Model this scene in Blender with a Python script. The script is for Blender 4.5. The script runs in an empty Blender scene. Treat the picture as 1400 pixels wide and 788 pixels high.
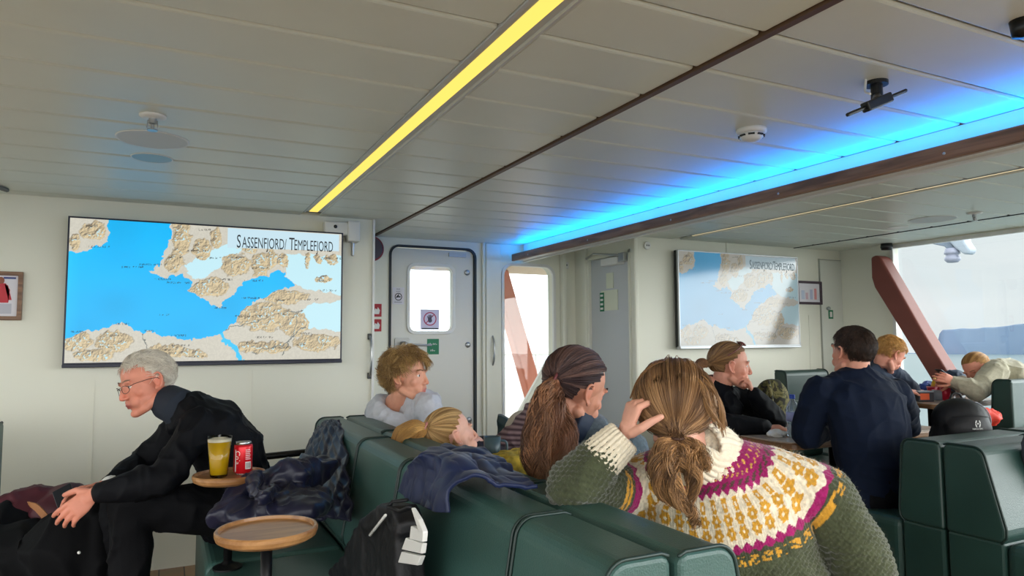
import bpy, bmesh, math, random
SKY_LO=1.0; SKY_HI=4.0
import numpy as np
from mathutils import Matrix, Vector
random.seed(7); RNG=np.random.default_rng(7)
PI=math.pi
C=bpy.context.scene.collection
# ------------------------------------------------------------ camera model (1400x788 frame)
F=954.;CX=700.;CY=394.;H=1.31
_a,_b,_c=-.4595,-.0748,-.0061
_s,_k=math.sin,math.cos
Rm=np.array([[_k(_c),-_s(_c),0],[_s(_c),_k(_c),0],[0,0,1]])@np.array([[1,0,0],[0,_k(_b),-_s(_b)],[0,_s(_b),_k(_b)]])@np.array([[_k(_a),0,_s(_a)],[0,1,0],[-_s(_a),0,_k(_a)]])
XC=Rm[:,0]; ZC=-Rm[:,1]; YC=Rm[:,2]          # world axes in camera coords (right, down, forward)
def ray(px,py):
    c=np.array([px-CX,py-CY,F]); return np.array([c@XC,c@YC,c@ZC])
CAM=np.array([0,0,H])
def onX(px,py,X): r=ray(px,py); return CAM+r*(X/r[0])
def onY(px,py,Y): r=ray(px,py); return CAM+r*(Y/r[1])
def onZ(px,py,Z): r=ray(px,py); return CAM+r*((Z-H)/r[2])
def at(px,py,D): return CAM+ray(px,py)*(D/F)
cr_=np.array([XC[0],YC[0],ZC[0]]); cd_=np.array([XC[1],YC[1],ZC[1]]); cf_=np.array([XC[2],YC[2],ZC[2]])
cam=bpy.data.cameras.new('camera'); co=bpy.data.objects.new('camera',cam); C.objects.link(co)
m=Matrix.Identity(4)
for i in range(3):
    m[i][0]=cr_[i]; m[i][1]=-cd_[i]; m[i][2]=-cf_[i]; m[i][3]=CAM[i]
co.matrix_world=m
cam.sensor_width=36; cam.lens=36*F/1400; cam.clip_start=.05; cam.clip_end=3000
bpy.context.scene.camera=co
vs=bpy.context.scene.view_settings
vs.view_transform='Standard'; vs.look='None'; vs.gamma=1; vs.use_curve_mapping=False; vs.exposure=0
# ------------------------------------------------------------ vectors
def V(*a): return np.array(a[0] if len(a)==1 else a,float)
def nrm(v):
    v=np.asarray(v,float); return v/(np.linalg.norm(v)+1e-12)
def frame(fwd,up):
    """columns: side(x), forward(y), up(z)"""
    f=nrm(fwd); u=np.asarray(up,float); s=nrm(np.cross(f,u)); u=np.cross(s,f)
    return np.stack([s,f,u],1)
def srgb(r,g,b):
    f=lambda c:(c/255/12.92 if c/255<=.04045 else ((c/255+.055)/1.055)**2.4)
    return (f(r),f(g),f(b),1)
def lin(a):
    a=np.asarray(a,float)/255; return np.where(a<=.04045,a/12.92,((a+.055)/1.055)**2.4)
def _h(i,j,k,s):
    n=(i*374761393+j*668265263+k*2147483647+s*974634777)&0xffffffff
    n=((n^(n>>13))*1274126177)&0xffffffff
    return ((n^(n>>16))&0xffff)/65535.
def noise(P,s=0):
    P=np.asarray(P,float); I=np.floor(P).astype(np.int64); f=P-I; f=f*f*(3-2*f); r=0
    for a in (0,1):
        for b in (0,1):
            for c in (0,1):
                w=(f[...,0] if a else 1-f[...,0])*(f[...,1] if b else 1-f[...,1])*(f[...,2] if c else 1-f[...,2])
                r=r+w*_h(I[...,0]+a,I[...,1]+b,I[...,2]+c,s)
    return r*2-1
def fbm(P,s=0,o=4):
    r=0;a=1
    for i in range(o): r=r+a*noise(P*2**i,s+i); a*=.5
    return r/2
def crease(P,f,s=0):
    """sharp-crested cloth folds, roughly -.5..1"""
    W=np.stack([noise(P*f*.7,s+31),noise(P*f*.7+5,s+32),noise(P*f*.7+9,s+33)],-1)*.55
    a=1-np.abs(noise(P*f+W,s)); b=1-np.abs(noise(P*f*2.1+W*1.5,s+3)); return (a**4-.25)+.45*(b**4-.25)+.25*noise(P*f*.6,s+8)
def smooth01(x,a,b):
    t=np.clip((x-a)/(b-a),0,1); return t*t*(3-2*t)
# ------------------------------------------------------------ mesh collector
class MB:
    def __init__(s): s.v=[];s.f=[];s.mi=[];s.cur=0
    def add(s,v,f):
        o=len(s.v); s.v.extend([tuple(map(float,p)) for p in v]); s.f.extend([tuple(i+o for i in q) for q in f]); s.mi.extend([s.cur]*len(f)); return s
    def mat(s,i): s.cur=i; return s
    def box(s,x0,x1,y0,y1,z0,z1,R=None,o=(0,0,0)):
        v=[(x,y,z) for x in (x0,x1) for y in (y0,y1) for z in (z0,z1)]
        if R is not None: v=[R@V(p)+V(o) for p in v]
        return s.add(v,[(0,1,3,2),(4,6,7,5),(0,4,5,1),(2,3,7,6),(0,2,6,4),(1,5,7,3)])
    def obb(s,c,half,R):
        return s.box(-half[0],half[0],-half[1],half[1],-half[2],half[2],R,c)
    def ell(s,c,r,R=None,n=20,m=14):
        v=[];f=[]
        for i in range(1,m):
            t=PI*i/m
            for j in range(n):
                p=2*PI*j/n; v.append((math.sin(t)*math.cos(p),math.sin(t)*math.sin(p),math.cos(t)))
        v.append((0,0,1));v.append((0,0,-1))
        for i in range(m-2):
            for j in range(n): f.append((i*n+j,(i+1)*n+j,(i+1)*n+(j+1)%n,i*n+(j+1)%n))
        a=(m-1)*n
        for j in range(n): f.append((a,j,(j+1)%n)); f.append((a+1,(m-2)*n+(j+1)%n,(m-2)*n+j))
        r=np.ones(3)*r; v=[V(p)*r for p in v]
        if R is not None: v=[R@p for p in v]
        return s.add([p+V(c) for p in v],f)
    def tube(s,pts,rad,n=12,side=None,ratio=1.,round_caps=True,closed=False,square=0):
        pts=[V(p) for p in pts]; K=len(pts)
        rad=[rad]*K if np.isscalar(rad) else list(rad)
        ratio=[ratio]*K if np.isscalar(ratio) else list(ratio)
        if round_caps and not closed:
            P=[];R=[];Q=[]
            d=nrm(pts[0]-pts[1])
            for a in (1.45,1.0,.5): P.append(pts[0]+d*rad[0]*math.sin(a)*min(1,ratio[0]));R.append(rad[0]*math.cos(a));Q.append(ratio[0])
            P+=pts;R+=rad;Q+=ratio
            d=nrm(pts[-1]-pts[-2])
            for a in (.5,1.0,1.45): P.append(pts[-1]+d*rad[-1]*math.sin(a)*min(1,ratio[-1]));R.append(rad[-1]*math.cos(a));Q.append(ratio[-1])
            pts,rad,ratio=P,R,Q; K=len(pts)
        v=[];f=[]; u=None
        for i in range(K):
            if closed: d=nrm(pts[(i+1)%K]-pts[i-1])
            else: d=nrm(pts[min(i+1,K-1)]-pts[max(i-1,0)])
            if side is not None:
                sd=side(i) if callable(side) else V(side); u=nrm(sd-d*(sd@d))
            else:
                if u is None: u=nrm(np.cross(d,(0,0,1) if abs(d[2])<.9 else (1,0,0)))
                else: u=nrm(u-d*(u@d))
            w=np.cross(d,u)
            for j in range(n):
                a=2*PI*j/n; v.append(pts[i]+(u*math.cos(a)+w*math.sin(a)*ratio[i])*rad[i])
        E=K if closed else K-1
        for i in range(E):
            for j in range(n):
                a=i*n+j;b=i*n+(j+1)%n;c=((i+1)%K)*n+(j+1)%n;e=((i+1)%K)*n+j; f.append((a,b,c,e))
        if not closed: f.append(tuple(range(n-1,-1,-1))); f.append(tuple((K-1)*n+j for j in range(n)))
        return s.add(v,f)
    def lathe(s,prof,c=(0,0,0),n=32,R=None):
        v=[];f=[];K=len(prof)
        for r,z in prof:
            for j in range(n):
                a=2*PI*j/n; p=V(r*math.cos(a),r*math.sin(a),z)
                if R is not None: p=R@p
                v.append(p+V(c))
        for i in range(K-1):
            for j in range(n): f.append((i*n+j,i*n+(j+1)%n,(i+1)*n+(j+1)%n,(i+1)*n+j))
        if prof[0][0]>1e-6: f.append(tuple(range(n-1,-1,-1)))
        if prof[-1][0]>1e-6: f.append(tuple((K-1)*n+j for j in range(n)))
        return s.add(v,f)
    def prism(s,poly,o,U,W,N,t):
        """poly in (u,w) at origin o, extruded t along N"""
        o,U,W,N=map(V,(o,U,W,N)); n=len(poly)
        v=[o+U*a+W*b for a,b in poly]+[o+U*a+W*b+N*t for a,b in poly]
        f=[tuple(range(n-1,-1,-1)),tuple(range(n,2*n))]+[(i,(i+1)%n,n+(i+1)%n,n+i) for i in range(n)]
        return s.add(v,f)
    def ring(s,outer,inner,o,U,W,N,t):
        """frame between two loops of equal length, extruded"""
        o,U,W,N=map(V,(o,U,W,N)); n=len(outer); g=lambda L,d:[o+U*a+W*b+N*d for a,b in L]
        v=g(outer,0)+g(inner,0)+g(outer,t)+g(inner,t); f=[]
        for i in range(n):
            j=(i+1)%n
            f+=[(i,n+i,n+j,j),(2*n+i,2*n+j,3*n+j,3*n+i),(i,j,2*n+j,2*n+i),(n+i,3*n+i,3*n+j,n+j)]
        return s.add(v,f)
def rrect(x0,x1,y0,y1,r,k=6):
    p=[]
    for cx,cy,a0 in ((x1-r,y1-r,0),(x0+r,y1-r,PI/2),(x0+r,y0+r,PI),(x1-r,y0+r,1.5*PI)):
        for i in range(k+1):
            a=a0+PI/2*i/k; p.append((cx+r*math.cos(a),cy+r*math.sin(a)))
    return p
def _mesh(name,v,f):
    me=bpy.data.meshes.new(name); me.from_pydata([tuple(p) for p in (v.tolist() if hasattr(v,'tolist') else v)],[],f.tolist() if hasattr(f,'tolist') else f); return me
def fixn(me):
    b=bmesh.new(); b.from_mesh(me); bmesh.ops.recalc_face_normals(b,faces=b.faces); b.to_mesh(me); b.free()
def obj(name,mb,mat,parent=None,smooth=False,bev=0,bseg=2,recalc=True,sub=0,solid=0):
    if isinstance(mb,MB): me=_mesh(name,mb.v,mb.f); mi=mb.mi
    elif isinstance(mb,tuple): me=_mesh(name,mb[0],mb[1]); mi=None
    else: me=mb; mi=None
    mats=mat if isinstance(mat,(list,tuple)) else [mat]
    for q in mats: me.materials.append(q)
    if mi is not None and len(mats)>1: me.polygons.foreach_set('material_index',mi)
    if recalc: fixn(me)
    me.polygons.foreach_set('use_smooth',[bool(smooth)]*len(me.polygons))
    o=bpy.data.objects.new(name,me); C.objects.link(o)
    if solid: q=o.modifiers.new('t','SOLIDIFY'); q.thickness=solid; q.offset=0
    if bev: q=o.modifiers.new('b','BEVEL'); q.width=bev; q.segments=bseg; q.limit_method='ANGLE'; q.angle_limit=.6; q.harden_normals=False
    if sub: q=o.modifiers.new('s','SUBSURF'); q.levels=sub; q.render_levels=sub
    if smooth=='auto' or (bev and not smooth):
        pass
    if parent is not None:
        o.parent=parent; o.matrix_parent_inverse=parent.matrix_world.inverted() if False else Matrix.Translation(-parent.location) if parent.type=='EMPTY' and parent.rotation_euler[:]==(0,0,0) else Matrix.Identity(4)
    return o
def thing(name,label,cat,loc=(0,0,0),group=None):
    o=bpy.data.objects.new(name,None); C.objects.link(o); o.location=tuple(map(float,loc)); o.empty_display_size=.05
    o['label']=label; o['category']=cat
    if group: o['group']=group
    return o
def tag(o,label,cat,group=None,kind=None):
    o['label']=label;o['category']=cat
    if group:o['group']=group
    if kind:o['kind']=kind
    return o
def struct(name,mb,mat,**k):
    o=obj(name,mb,mat,**k)
    if k.get('parent') is None: o['kind']='structure'
    return o
def text(name,body,mat,o,U,W,size,parent=None,sx=1.,align='CENTER',depth=.0006):
    cu=bpy.data.curves.new(name,'FONT'); cu.body=body; cu.size=size; cu.align_x=align; cu.align_y='CENTER'; cu.extrude=depth; cu.resolution_u=3
    t=bpy.data.objects.new(name,cu); C.objects.link(t); bpy.context.view_layer.update()
    me=bpy.data.meshes.new_from_object(t.evaluated_get(bpy.context.evaluated_depsgraph_get())); bpy.data.objects.remove(t)
    n=len(me.vertices); a=np.zeros(n*3); me.vertices.foreach_get('co',a); a=a.reshape(-1,3)
    U=nrm(U);W=nrm(W);N=np.cross(U,W)
    p=V(o)+a[:,:1]*sx*U+a[:,1:2]*W+a[:,2:3]*N
    me.vertices.foreach_set('co',p.ravel()); me.name=name
    return obj(name,me,mat,parent,recalc=False)
# ------------------------------------------------------------ materials
def mat(name,col,rough=.5,metal=0,spec=.5,noise_amt=0,noise_scale=8,bump=0,bump_scale=40,emit=None,estr=1,trans=0,ior=1.45,coat=0,sheen=0,alpha=1,sub=0,stretch=None,hv=0,attr=None,coatr=.1):
    m=bpy.data.materials.new(name); m.use_nodes=True; nt=m.node_tree; b=nt.nodes['Principled BSDF']
    L=nt.links; c=col if len(col)==4 else (*col,1)
    b.inputs['Base Color'].default_value=c; b.inputs['Roughness'].default_value=rough; b.inputs['Metallic'].default_value=metal
    b.inputs['Specular IOR Level'].default_value=spec; b.inputs['IOR'].default_value=ior
    if trans: b.inputs['Transmission Weight'].default_value=trans
    if coat: b.inputs['Coat Weight'].default_value=coat; b.inputs['Coat Roughness'].default_value=coatr
    if sheen: b.inputs['Sheen Weight'].default_value=sheen; b.inputs['Sheen Roughness'].default_value=.4
    if sub: b.inputs['Subsurface Weight'].default_value=sub; b.inputs['Subsurface Radius'].default_value=(.02,.008,.004); b.inputs['Subsurface Scale'].default_value=.5
    src=None
    if attr:
        a=nt.nodes.new('ShaderNodeAttribute'); a.attribute_name=attr; src=a.outputs['Color']; L.new(src,b.inputs['Base Color'])
    tc=None
    def coords(st):
        t=nt.nodes.new('ShaderNodeTexCoord')
        if st:
            mp=nt.nodes.new('ShaderNodeMapping'); mp.inputs['Scale'].default_value=st; L.new(t.outputs['Object'],mp.inputs['Vector']); return mp.outputs['Vector']
        return t.outputs['Object']
    if noise_amt:
        n=nt.nodes.new('ShaderNodeTexNoise'); n.inputs['Scale'].default_value=noise_scale; n.inputs['Detail'].default_value=5; L.new(coords(stretch),n.inputs['Vector'])
        r=nt.nodes.new('ShaderNodeMapRange'); r.inputs['From Min'].default_value=.3; r.inputs['From Max'].default_value=.7; r.inputs['To Min'].default_value=1-noise_amt; r.inputs['To Max'].default_value=1+noise_amt; L.new(n.outputs['Fac'],r.inputs['Value'])
        h=nt.nodes.new('ShaderNodeVectorMath'); h.operation='SCALE'
        if src: L.new(src,h.inputs[0])
        else: h.inputs[0].default_value=c[:3]
        L.new(r.outputs['Result'],h.inputs['Scale']); L.new(h.outputs['Vector'],b.inputs['Base Color'])
    if bump:
        n=nt.nodes.new('ShaderNodeTexNoise'); n.inputs['Scale'].default_value=bump_scale; n.inputs['Detail'].default_value=4; L.new(coords(stretch),n.inputs['Vector'])
        u=nt.nodes.new('ShaderNodeBump'); u.inputs['Strength'].default_value=bump; u.inputs['Distance'].default_value=.004; L.new(n.outputs['Fac'],u.inputs['Height']); L.new(u.outputs['Normal'],b.inputs['Normal'])
    if emit is not None:
        b.inputs['Emission Color'].default_value=emit; b.inputs['Emission Strength'].default_value=estr
    return m
def wood(name,c1,c2,rough=.35,scale=(1.5,14,14),rings=3.):
    m=mat(name,c1,rough); nt=m.node_tree;L=nt.links;b=nt.nodes['Principled BSDF']
    t=nt.nodes.new('ShaderNodeTexCoord');mp=nt.nodes.new('ShaderNodeMapping');mp.inputs['Scale'].default_value=scale;L.new(t.outputs['Object'],mp.inputs['Vector'])
    n=nt.nodes.new('ShaderNodeTexNoise');n.inputs['Scale'].default_value=rings;n.inputs['Detail'].default_value=6;n.inputs['Distortion'].default_value=.6;L.new(mp.outputs['Vector'],n.inputs['Vector'])
    r=nt.nodes.new('ShaderNodeValToRGB');r.color_ramp.elements[0].position=.35;r.color_ramp.elements[0].color=c2;r.color_ramp.elements[1].position=.62;r.color_ramp.elements[1].color=c1;L.new(n.outputs['Fac'],r.inputs['Fac']);L.new(r.outputs['Color'],b.inputs['Base Color'])
    u=nt.nodes.new('ShaderNodeBump');u.inputs['Strength'].default_value=.15;u.inputs['Distance'].default_value=.002;L.new(n.outputs['Fac'],u.inputs['Height']);L.new(u.outputs['Normal'],b.inputs['Normal'])
    return m
def emis(name,col,s=1.):
    m=bpy.data.materials.new(name);m.use_nodes=True;nt=m.node_tree;nt.nodes.remove(nt.nodes['Principled BSDF']);e=nt.nodes.new('ShaderNodeEmission');e.inputs['Color'].default_value=col;e.inputs['Strength'].default_value=s;nt.links.new(e.outputs[0],nt.nodes['Material Output'].inputs[0]);return m
def setcol(o,cols,name='Col'):
    a=o.data.color_attributes.new(name,'FLOAT_COLOR','POINT'); c=np.ones((len(cols),4)); c[:,:3]=cols; a.data.foreach_set('color',c.ravel())
# ------------------------------------------------------------ voxel union
def remesh(mb,vox,it=3,fac=.5):
    me=_mesh('tmp',mb.v,mb.f); fixn(me); o=bpy.data.objects.new('tmp',me); C.objects.link(o)
    q=o.modifiers.new('r','REMESH'); q.mode='VOXEL'; q.voxel_size=vox; q.adaptivity=0
    if it: q=o.modifiers.new('s','SMOOTH'); q.iterations=it; q.factor=fac
    bpy.context.view_layer.update()
    ev=o.evaluated_get(bpy.context.evaluated_depsgraph_get()); r=bpy.data.meshes.new_from_object(ev); bpy.data.objects.remove(o); bpy.data.meshes.remove(me)
    r.materials.clear()
    return r
def getco(me):
    a=np.zeros(len(me.vertices)*3); me.vertices.foreach_get('co',a); return a.reshape(-1,3)
def getno(me):
    a=np.zeros(len(me.vertices)*3); me.vertices.foreach_get('normal',a); return a.reshape(-1,3)
def setco(me,a): me.vertices.foreach_set('co',np.ascontiguousarray(a).ravel()); me.update()
def strands(P,r0,r1,n=3):
    """P (N,K,3) polylines -> verts, faces"""
    N,K,_=P.shape
    d=np.gradient(P,axis=1); d/=np.linalg.norm(d,axis=2,keepdims=True)+1e-9
    up=np.array([.31,.52,.8]); u=np.cross(d,up); u/=np.linalg.norm(u,axis=2,keepdims=True)+1e-9; w=np.cross(d,u)
    t=np.linspace(0,1,K)[None,:,None]; r0=np.asarray(r0).reshape(-1,1,1) if not np.isscalar(r0) else r0
    r=r0*(1-t)+r1*t; vs=[]
    for j in range(n):
        a=2*PI*j/n; vs.append(P+(u*math.cos(a)+w*math.sin(a))*r)
    Vv=np.stack(vs,2).reshape(-1,3); base=(np.arange(N)[:,None,None]*K+np.arange(K-1)[None,:,None])*n
    j=np.arange(n)[None,None,:]; a=base+j;b=base+(j+1)%n
    Fq=np.stack([a,b,b+n,a+n],-1).reshape(-1,4)
    return Vv,Fq
def join(parts):
    vs=[];fs=[];o=0
    for v,f in parts:
        v=np.asarray(v).reshape(-1,3); vs.append(v); fs+= (np.asarray(f)+o).tolist() if not isinstance(f,list) else [tuple(i+o for i in q) for q in f]; o+=len(v)
    return np.concatenate(vs),fs
def spline(pts,K):
    """Catmull-Rom through pts -> K points"""
    p=np.asarray(pts,float); n=len(p); p=np.concatenate([[2*p[0]-p[1]],p,[2*p[-1]-p[-2]]]); t=np.linspace(0,n-1-1e-9,K); i=t.astype(int); f=(t-i)[:,None]
    a,b,c,d=p[i],p[i+1],p[i+2],p[i+3]
    return .5*((2*b)+(c-a)*f+(2*a-5*b+4*c-d)*f**2+(3*b-a-3*c+d)*f**3)
def drape(name,grid,mt,nu=40,nv=40,amp=.006,freq=14,seed=0,th=.008,parent=None,disp=None,stretch=(1,1,1)):
    """grid: rows of control points -> smooth cloth sheet with folds and thickness"""
    g=np.array(grid,float); rows=np.array([spline(r,nu) for r in g]); s=np.array([spline(rows[:,i],nv) for i in range(nu)])  # nu,nv,3
    du=np.gradient(s,axis=0);dv=np.gradient(s,axis=1);N=np.cross(du,dv);N/=np.linalg.norm(N,axis=2,keepdims=True)+1e-9
    q=s*np.array(stretch)
    h=amp*1.1*crease(q,freq*.8,seed)+amp*.5*(1-2*np.abs(noise(q*freq,seed)))
    if disp is not None: h=h+disp(np.linspace(0,1,nu)[:,None],np.linspace(0,1,nv)[None,:])
    s=s+N*h[...,None]
    v=s.reshape(-1,3); i=np.arange(nu-1)[:,None]*nv+np.arange(nv-1)[None,:]; f=np.stack([i,i+1,i+nv+1,i+nv],-1).reshape(-1,4)
    return obj(name,(v,f),mt,parent,smooth=True,recalc=False,solid=th)
# ============================================================ ROOM
CZ=2.13; YL=4.62; YD=5.35; YR=4.5; XS=5.68; X1=1.235; XD=3.30
M={}
M['wall']=mat('wall_paint',srgb(233,232,216),.45,noise_amt=.015,noise_scale=1.5)
M['ceil']=mat('ceiling_metal',srgb(222,228,218),.36,spec=.6,noise_amt=.01)
M['seam']=mat('seam',srgb(120,122,118),.5)
M['steel']=mat('steel',srgb(170,172,172),.3,metal=.8)
M['dark']=mat('dark_plastic',srgb(18,20,22),.35)
M['white']=mat('white_plastic',srgb(228,228,224),.35)
M['rubber']=mat('rubber_seal',srgb(48,52,56),.6)
M['doorp']=mat('door_paint',srgb(222,220,210),.4)
M['greyp']=mat('grey_panel',srgb(196,200,202),.3)
M['glass']=mat('glass',(1,1,1,1),.0,trans=1,ior=1.45)
def thin_glass():
    m=bpy.data.materials.new('window_glass');m.use_nodes=True;nt=m.node_tree;nt.nodes.remove(nt.nodes['Principled BSDF'])
    t=nt.nodes.new('ShaderNodeBsdfTransparent');t.inputs[0].default_value=(.97,.985,.98,1);g=nt.nodes.new('ShaderNodeBsdfGlossy');g.inputs['Roughness'].default_value=.02
    mx=nt.nodes.new('ShaderNodeMixShader');mx.inputs[0].default_value=.05;L=nt.links;L.new(t.outputs[0],mx.inputs[1]);L.new(g.outputs[0],mx.inputs[2]);L.new(mx.outputs[0],nt.nodes['Material Output'].inputs[0]);return m
M['pane']=thin_glass()
M['wood']=wood('oak_trim',srgb(142,104,74),srgb(104,72,50))
M['beamwood']=wood('beam_oak',srgb(150,108,76),srgb(106,74,50),.4,(14,1.2,14),2.5)
M['brown']=mat('trim_brown',srgb(96,72,52),.5)
M['strutp']=mat('strut_brown',srgb(124,66,56),.5,noise_amt=.05)
M['green']=mat('sign_green',srgb(20,120,80),.5); M['red']=mat('sign_red',srgb(170,30,40),.5); M['paper']=mat('paper',srgb(225,222,228),.6); M['ink']=mat('ink',srgb(40,38,45),.6)
M['lilac']=mat('lilac_paper',srgb(226,220,244),.6)
# floor: wood planks in front of walls
fl=mat('floor_planks',srgb(168,128,88),.4); nt=fl.node_tree;L=nt.links
t=nt.nodes.new('ShaderNodeTexCoord');br=nt.nodes.new('ShaderNodeTexBrick');br.inputs['Color1'].default_value=srgb(168,134,98);br.inputs['Color2'].default_value=srgb(150,116,84);br.inputs['Mortar'].default_value=srgb(60,45,34);br.inputs['Scale'].default_value=1;br.inputs['Brick Width'].default_value=1.1;br.inputs['Row Height'].default_value=.13;br.inputs['Mortar Size'].default_value=.004
mp=nt.nodes.new('ShaderNodeMapping');mp.inputs['Rotation'].default_value=(0,0,PI/2);L.new(t.outputs['Object'],mp.inputs['Vector']);L.new(mp.outputs['Vector'],br.inputs['Vector'])
n=nt.nodes.new('ShaderNodeTexNoise');n.inputs['Scale'].default_value=12;L.new(mp.outputs['Vector'],n.inputs['Vector']);mx=nt.nodes.new('ShaderNodeMixRGB');mx.blend_type='MULTIPLY';mx.inputs[0].default_value=.35;L.new(br.outputs['Color'],mx.inputs[1]);L.new(n.outputs['Color'],mx.inputs[2]);L.new(mx.outputs[0],nt.nodes['Principled BSDF'].inputs['Base Color'])
struct('floor',MB().box(-4,5.9,-3,YD+.1,-.08,0),fl)
# ceiling: planks running across, in four bays
def planks(xa,xb,off,ya=-1.2,yb=YD+.05):
    q=MB(); y=off-.265*12
    while y<yb:
        a,b=max(y+.006,ya),min(y+.259,yb)
        if b>a+.02: q.box(xa,xb,a,b,CZ,CZ+.018)
        y+=.265
    return q
cb=planks(-4,.762,1.335)
for a,b,o in ((.877,1.418,1.335),(1.446,2.737,1.33),(2.80,3.70,1.36),(3.775,5.075,1.36),(5.09,XS+.1,1.36)):
    p=planks(a,b,o,yb=YD+.05 if a<3 else YR+.02); cb.add(p.v,p.f)
struct('ceiling',cb,M['ceil'],bev=.012)
struct('ceiling_backing',MB().box(-4,6,-1.2,5.6,CZ+.0185,CZ+.05).box(-4,6,-1.2,5.6,CZ+.09,CZ+.12),M['seam']) if 0 else struct('ceiling',MB().box(-4,.72,-1.2,5.5,CZ+.0185,CZ+.05).box(.92,3.66,-1.2,5.5,CZ+.0185,CZ+.05).box(3.82,6,-1.2,5.5,CZ+.0185,CZ+.05).box(-4,6,-1.2,5.5,CZ+.09,CZ+.11),M['seam'])
struct('trim_1',MB().box(1.420,1.444,-1.2,YD,CZ-.006,CZ+.015),M['brown'])
struct('trim_2',MB().box(5.077,5.088,-1.2,YR,CZ-.004,CZ+.015),M['rubber'])
# walls
def wallslab(name,x0,x1,y,th=.06,z0=0,z1=CZ+.02): return struct(name,MB().box(x0,x1,y,y+th,z0,z1),M['wall'])
wl=wallslab('wall_left',-4,X1,YL)
struct('wall_corner',MB().box(X1-.05,X1,YL+.06,YD+.06,0,CZ+.02),M['wall'])
# thin panel joints on the wall
for i,(x,z0,z1) in enumerate(((-.36,0,1.1),(.26,2.03,CZ),(.49,0,1.15))):
    struct('trim_%d'%(3+i),MB().box(x-.004,x+.004,YL-.004,YL,z0,z1),M['wall'])
struct('trim_6',MB().box(X1-.004,X1+.012,YL-.02,YL+.062,0,CZ),M['white'],bev=.003)
def holewall(name,x0,x1,z0,z1,y,th,holes,mt):
    """wall slab in XZ with rounded holes; holes sorted by x"""
    q=MB(); xs=x0
    for (a,b,c,d,r) in holes:
        q.box(xs,a,y,y+th,z0,z1); 
        if c>z0+1e-4: q.box(a,b,y,y+th,z0,c)
        if d<z1-1e-4: q.box(a,b,y,y+th,d,z1)
        # corner fillets
        for cx,cz,sx,sz in ((a,c,1,1),(b,c,-1,1),(a,d,1,-1),(b,d,-1,-1)):
            if c<=z0+1e-4 and sz==1: continue
            poly=[(cx,cz)]+[(cx+sx*(r-r*math.cos(t)),cz+sz*(r-r*math.sin(t))) for t in np.linspace(0,PI/2,7)]
            q.prism(poly,(0,y,0),(1,0,0),(0,0,1),(0,1,0),th)
        xs=b
    q.box(xs,x1,y,y+th,z0,z1); return struct(name,q,mt)
# door wall: hole for the door leaf, hole for window
DA,DB,DT=1.575,2.30,2.065      # door leaf extents
holewall('wall_back',X1,XD+.4,0,CZ+.02,YD,.1,[(DA,DB,0,DT,.07),(2.565,3.055,.5,1.955,.09)],M['wall'])
# door 1: ship door with rounded window, seal, lever
d=holewall('door_1',DA+.012,DB-.012,.02,DT-.012,YD+.01,.06,[(1.735,2.105,1.385,1.915,.05)],M['doorp']); d['kind']='structure'
obj('door_seal',MB().ring(rrect(DA-.012,DB+.012,-.02,DT+.012,.08),rrect(DA+.006,DB-.006,-.01,DT-.006,.065),(0,YD-.012,0),(1,0,0),(0,0,1),(0,1,0),.03),M['rubber'],d)
obj('window_frame',MB().ring(rrect(1.712,2.128,1.362,1.938,.07),rrect(1.738,2.102,1.388,1.912,.05),(0,YD-.004,0),(1,0,0),(0,0,1),(0,1,0),.05),M['white'],d,bev=.004)
obj('pane',MB().box(1.72,2.12,YD+.03,YD+.036,1.37,1.93),M['pane'],d)
obj('lock_plate',MB().prism(rrect(1.615,1.735,1.235,1.335,.015),(0,YD+.012,0),(1,0,0),(0,0,1),(0,-1,0),.012),mat('lock_plate',srgb(150,150,146),.4,metal=.5),d)
obj('door_lever',MB().tube([(1.68,YD-.005,1.285),(1.68,YD-.05,1.285)],.022).tube([(1.69,YD-.045,1.285),(1.86,YD-.045,1.275),(1.90,YD-.045,1.275)],.008),M['steel'],d,smooth=True)
for x,z in ((2.235,1.875),(2.24,1.275),(2.25,.66)):
    obj('door_boss',MB().lathe([(0,-.012),(.02,-.012),(.024,-.006),(.024,0)],(x,YD+.01,z),20,frame((0,0,1),(0,1,0))@np.diag([1,1,1])),M['steel'],d,smooth=True)
obj('lock_plate',MB().box(2.07,2.22,YD-.006,YD+.012,2.0,2.035),M['greyp'],d)
# sign papers on the door
def sign(name,label,x0,x1,z0,z1,y,base,cat='sign',extra=None,parts=()):
    t=thing(name,label,cat,((x0+x1)/2,y,z0)); obj('panel',MB().box(x0,x1,y-.003,y,z0,z1),base,t); return t
def circle_mark(t,cx,cz,r,w,y,mt,slash=False):
    c=[(cx+r*math.cos(a),cz+r*math.sin(a)) for a in np.linspace(0,2*PI,33)[:-1]];i=[(cx+(r-w)*math.cos(a),cz+(r-w)*math.sin(a)) for a in np.linspace(0,2*PI,33)[:-1]]
    q=MB().ring(c,i,(0,y-.001,0),(1,0,0),(0,0,1),(0,1,0),.001)
    if slash:
        k=r*.66; q.obb((cx,y-.0005,cz),(r*.95,.0005,w*.4),frame((0,1,0),(-.7,0,.7)))
    obj('symbol',q,mt,t)
def bars(t,mt,cx,cz,w,h):
    """a line of small unreadable letter strokes"""
    n=max(3,int(w/(h*.75))); k=w/n
    q=MB()
    for i in range(n):
        x=cx-w/2+i*k; hh=h*(.7+.3*math.sin(i*2.3)); q.box(x,x+k*.3,YD+.003,YD+.0045,cz-h/2,cz-h/2+hh); q.box(x+k*.3,x+k*.75,YD+.003,YD+.0045,cz-h/2+hh*(.35 if i%2 else .7),cz-h/2+hh*(.55 if i%2 else .9))
    obj('lettering',q,mt,t)
s1=sign('notice_sign','small white notice with black symbol beside the round-cornered door window',1.595,1.69,1.60,1.735,YD+.008,M['paper'])
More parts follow.
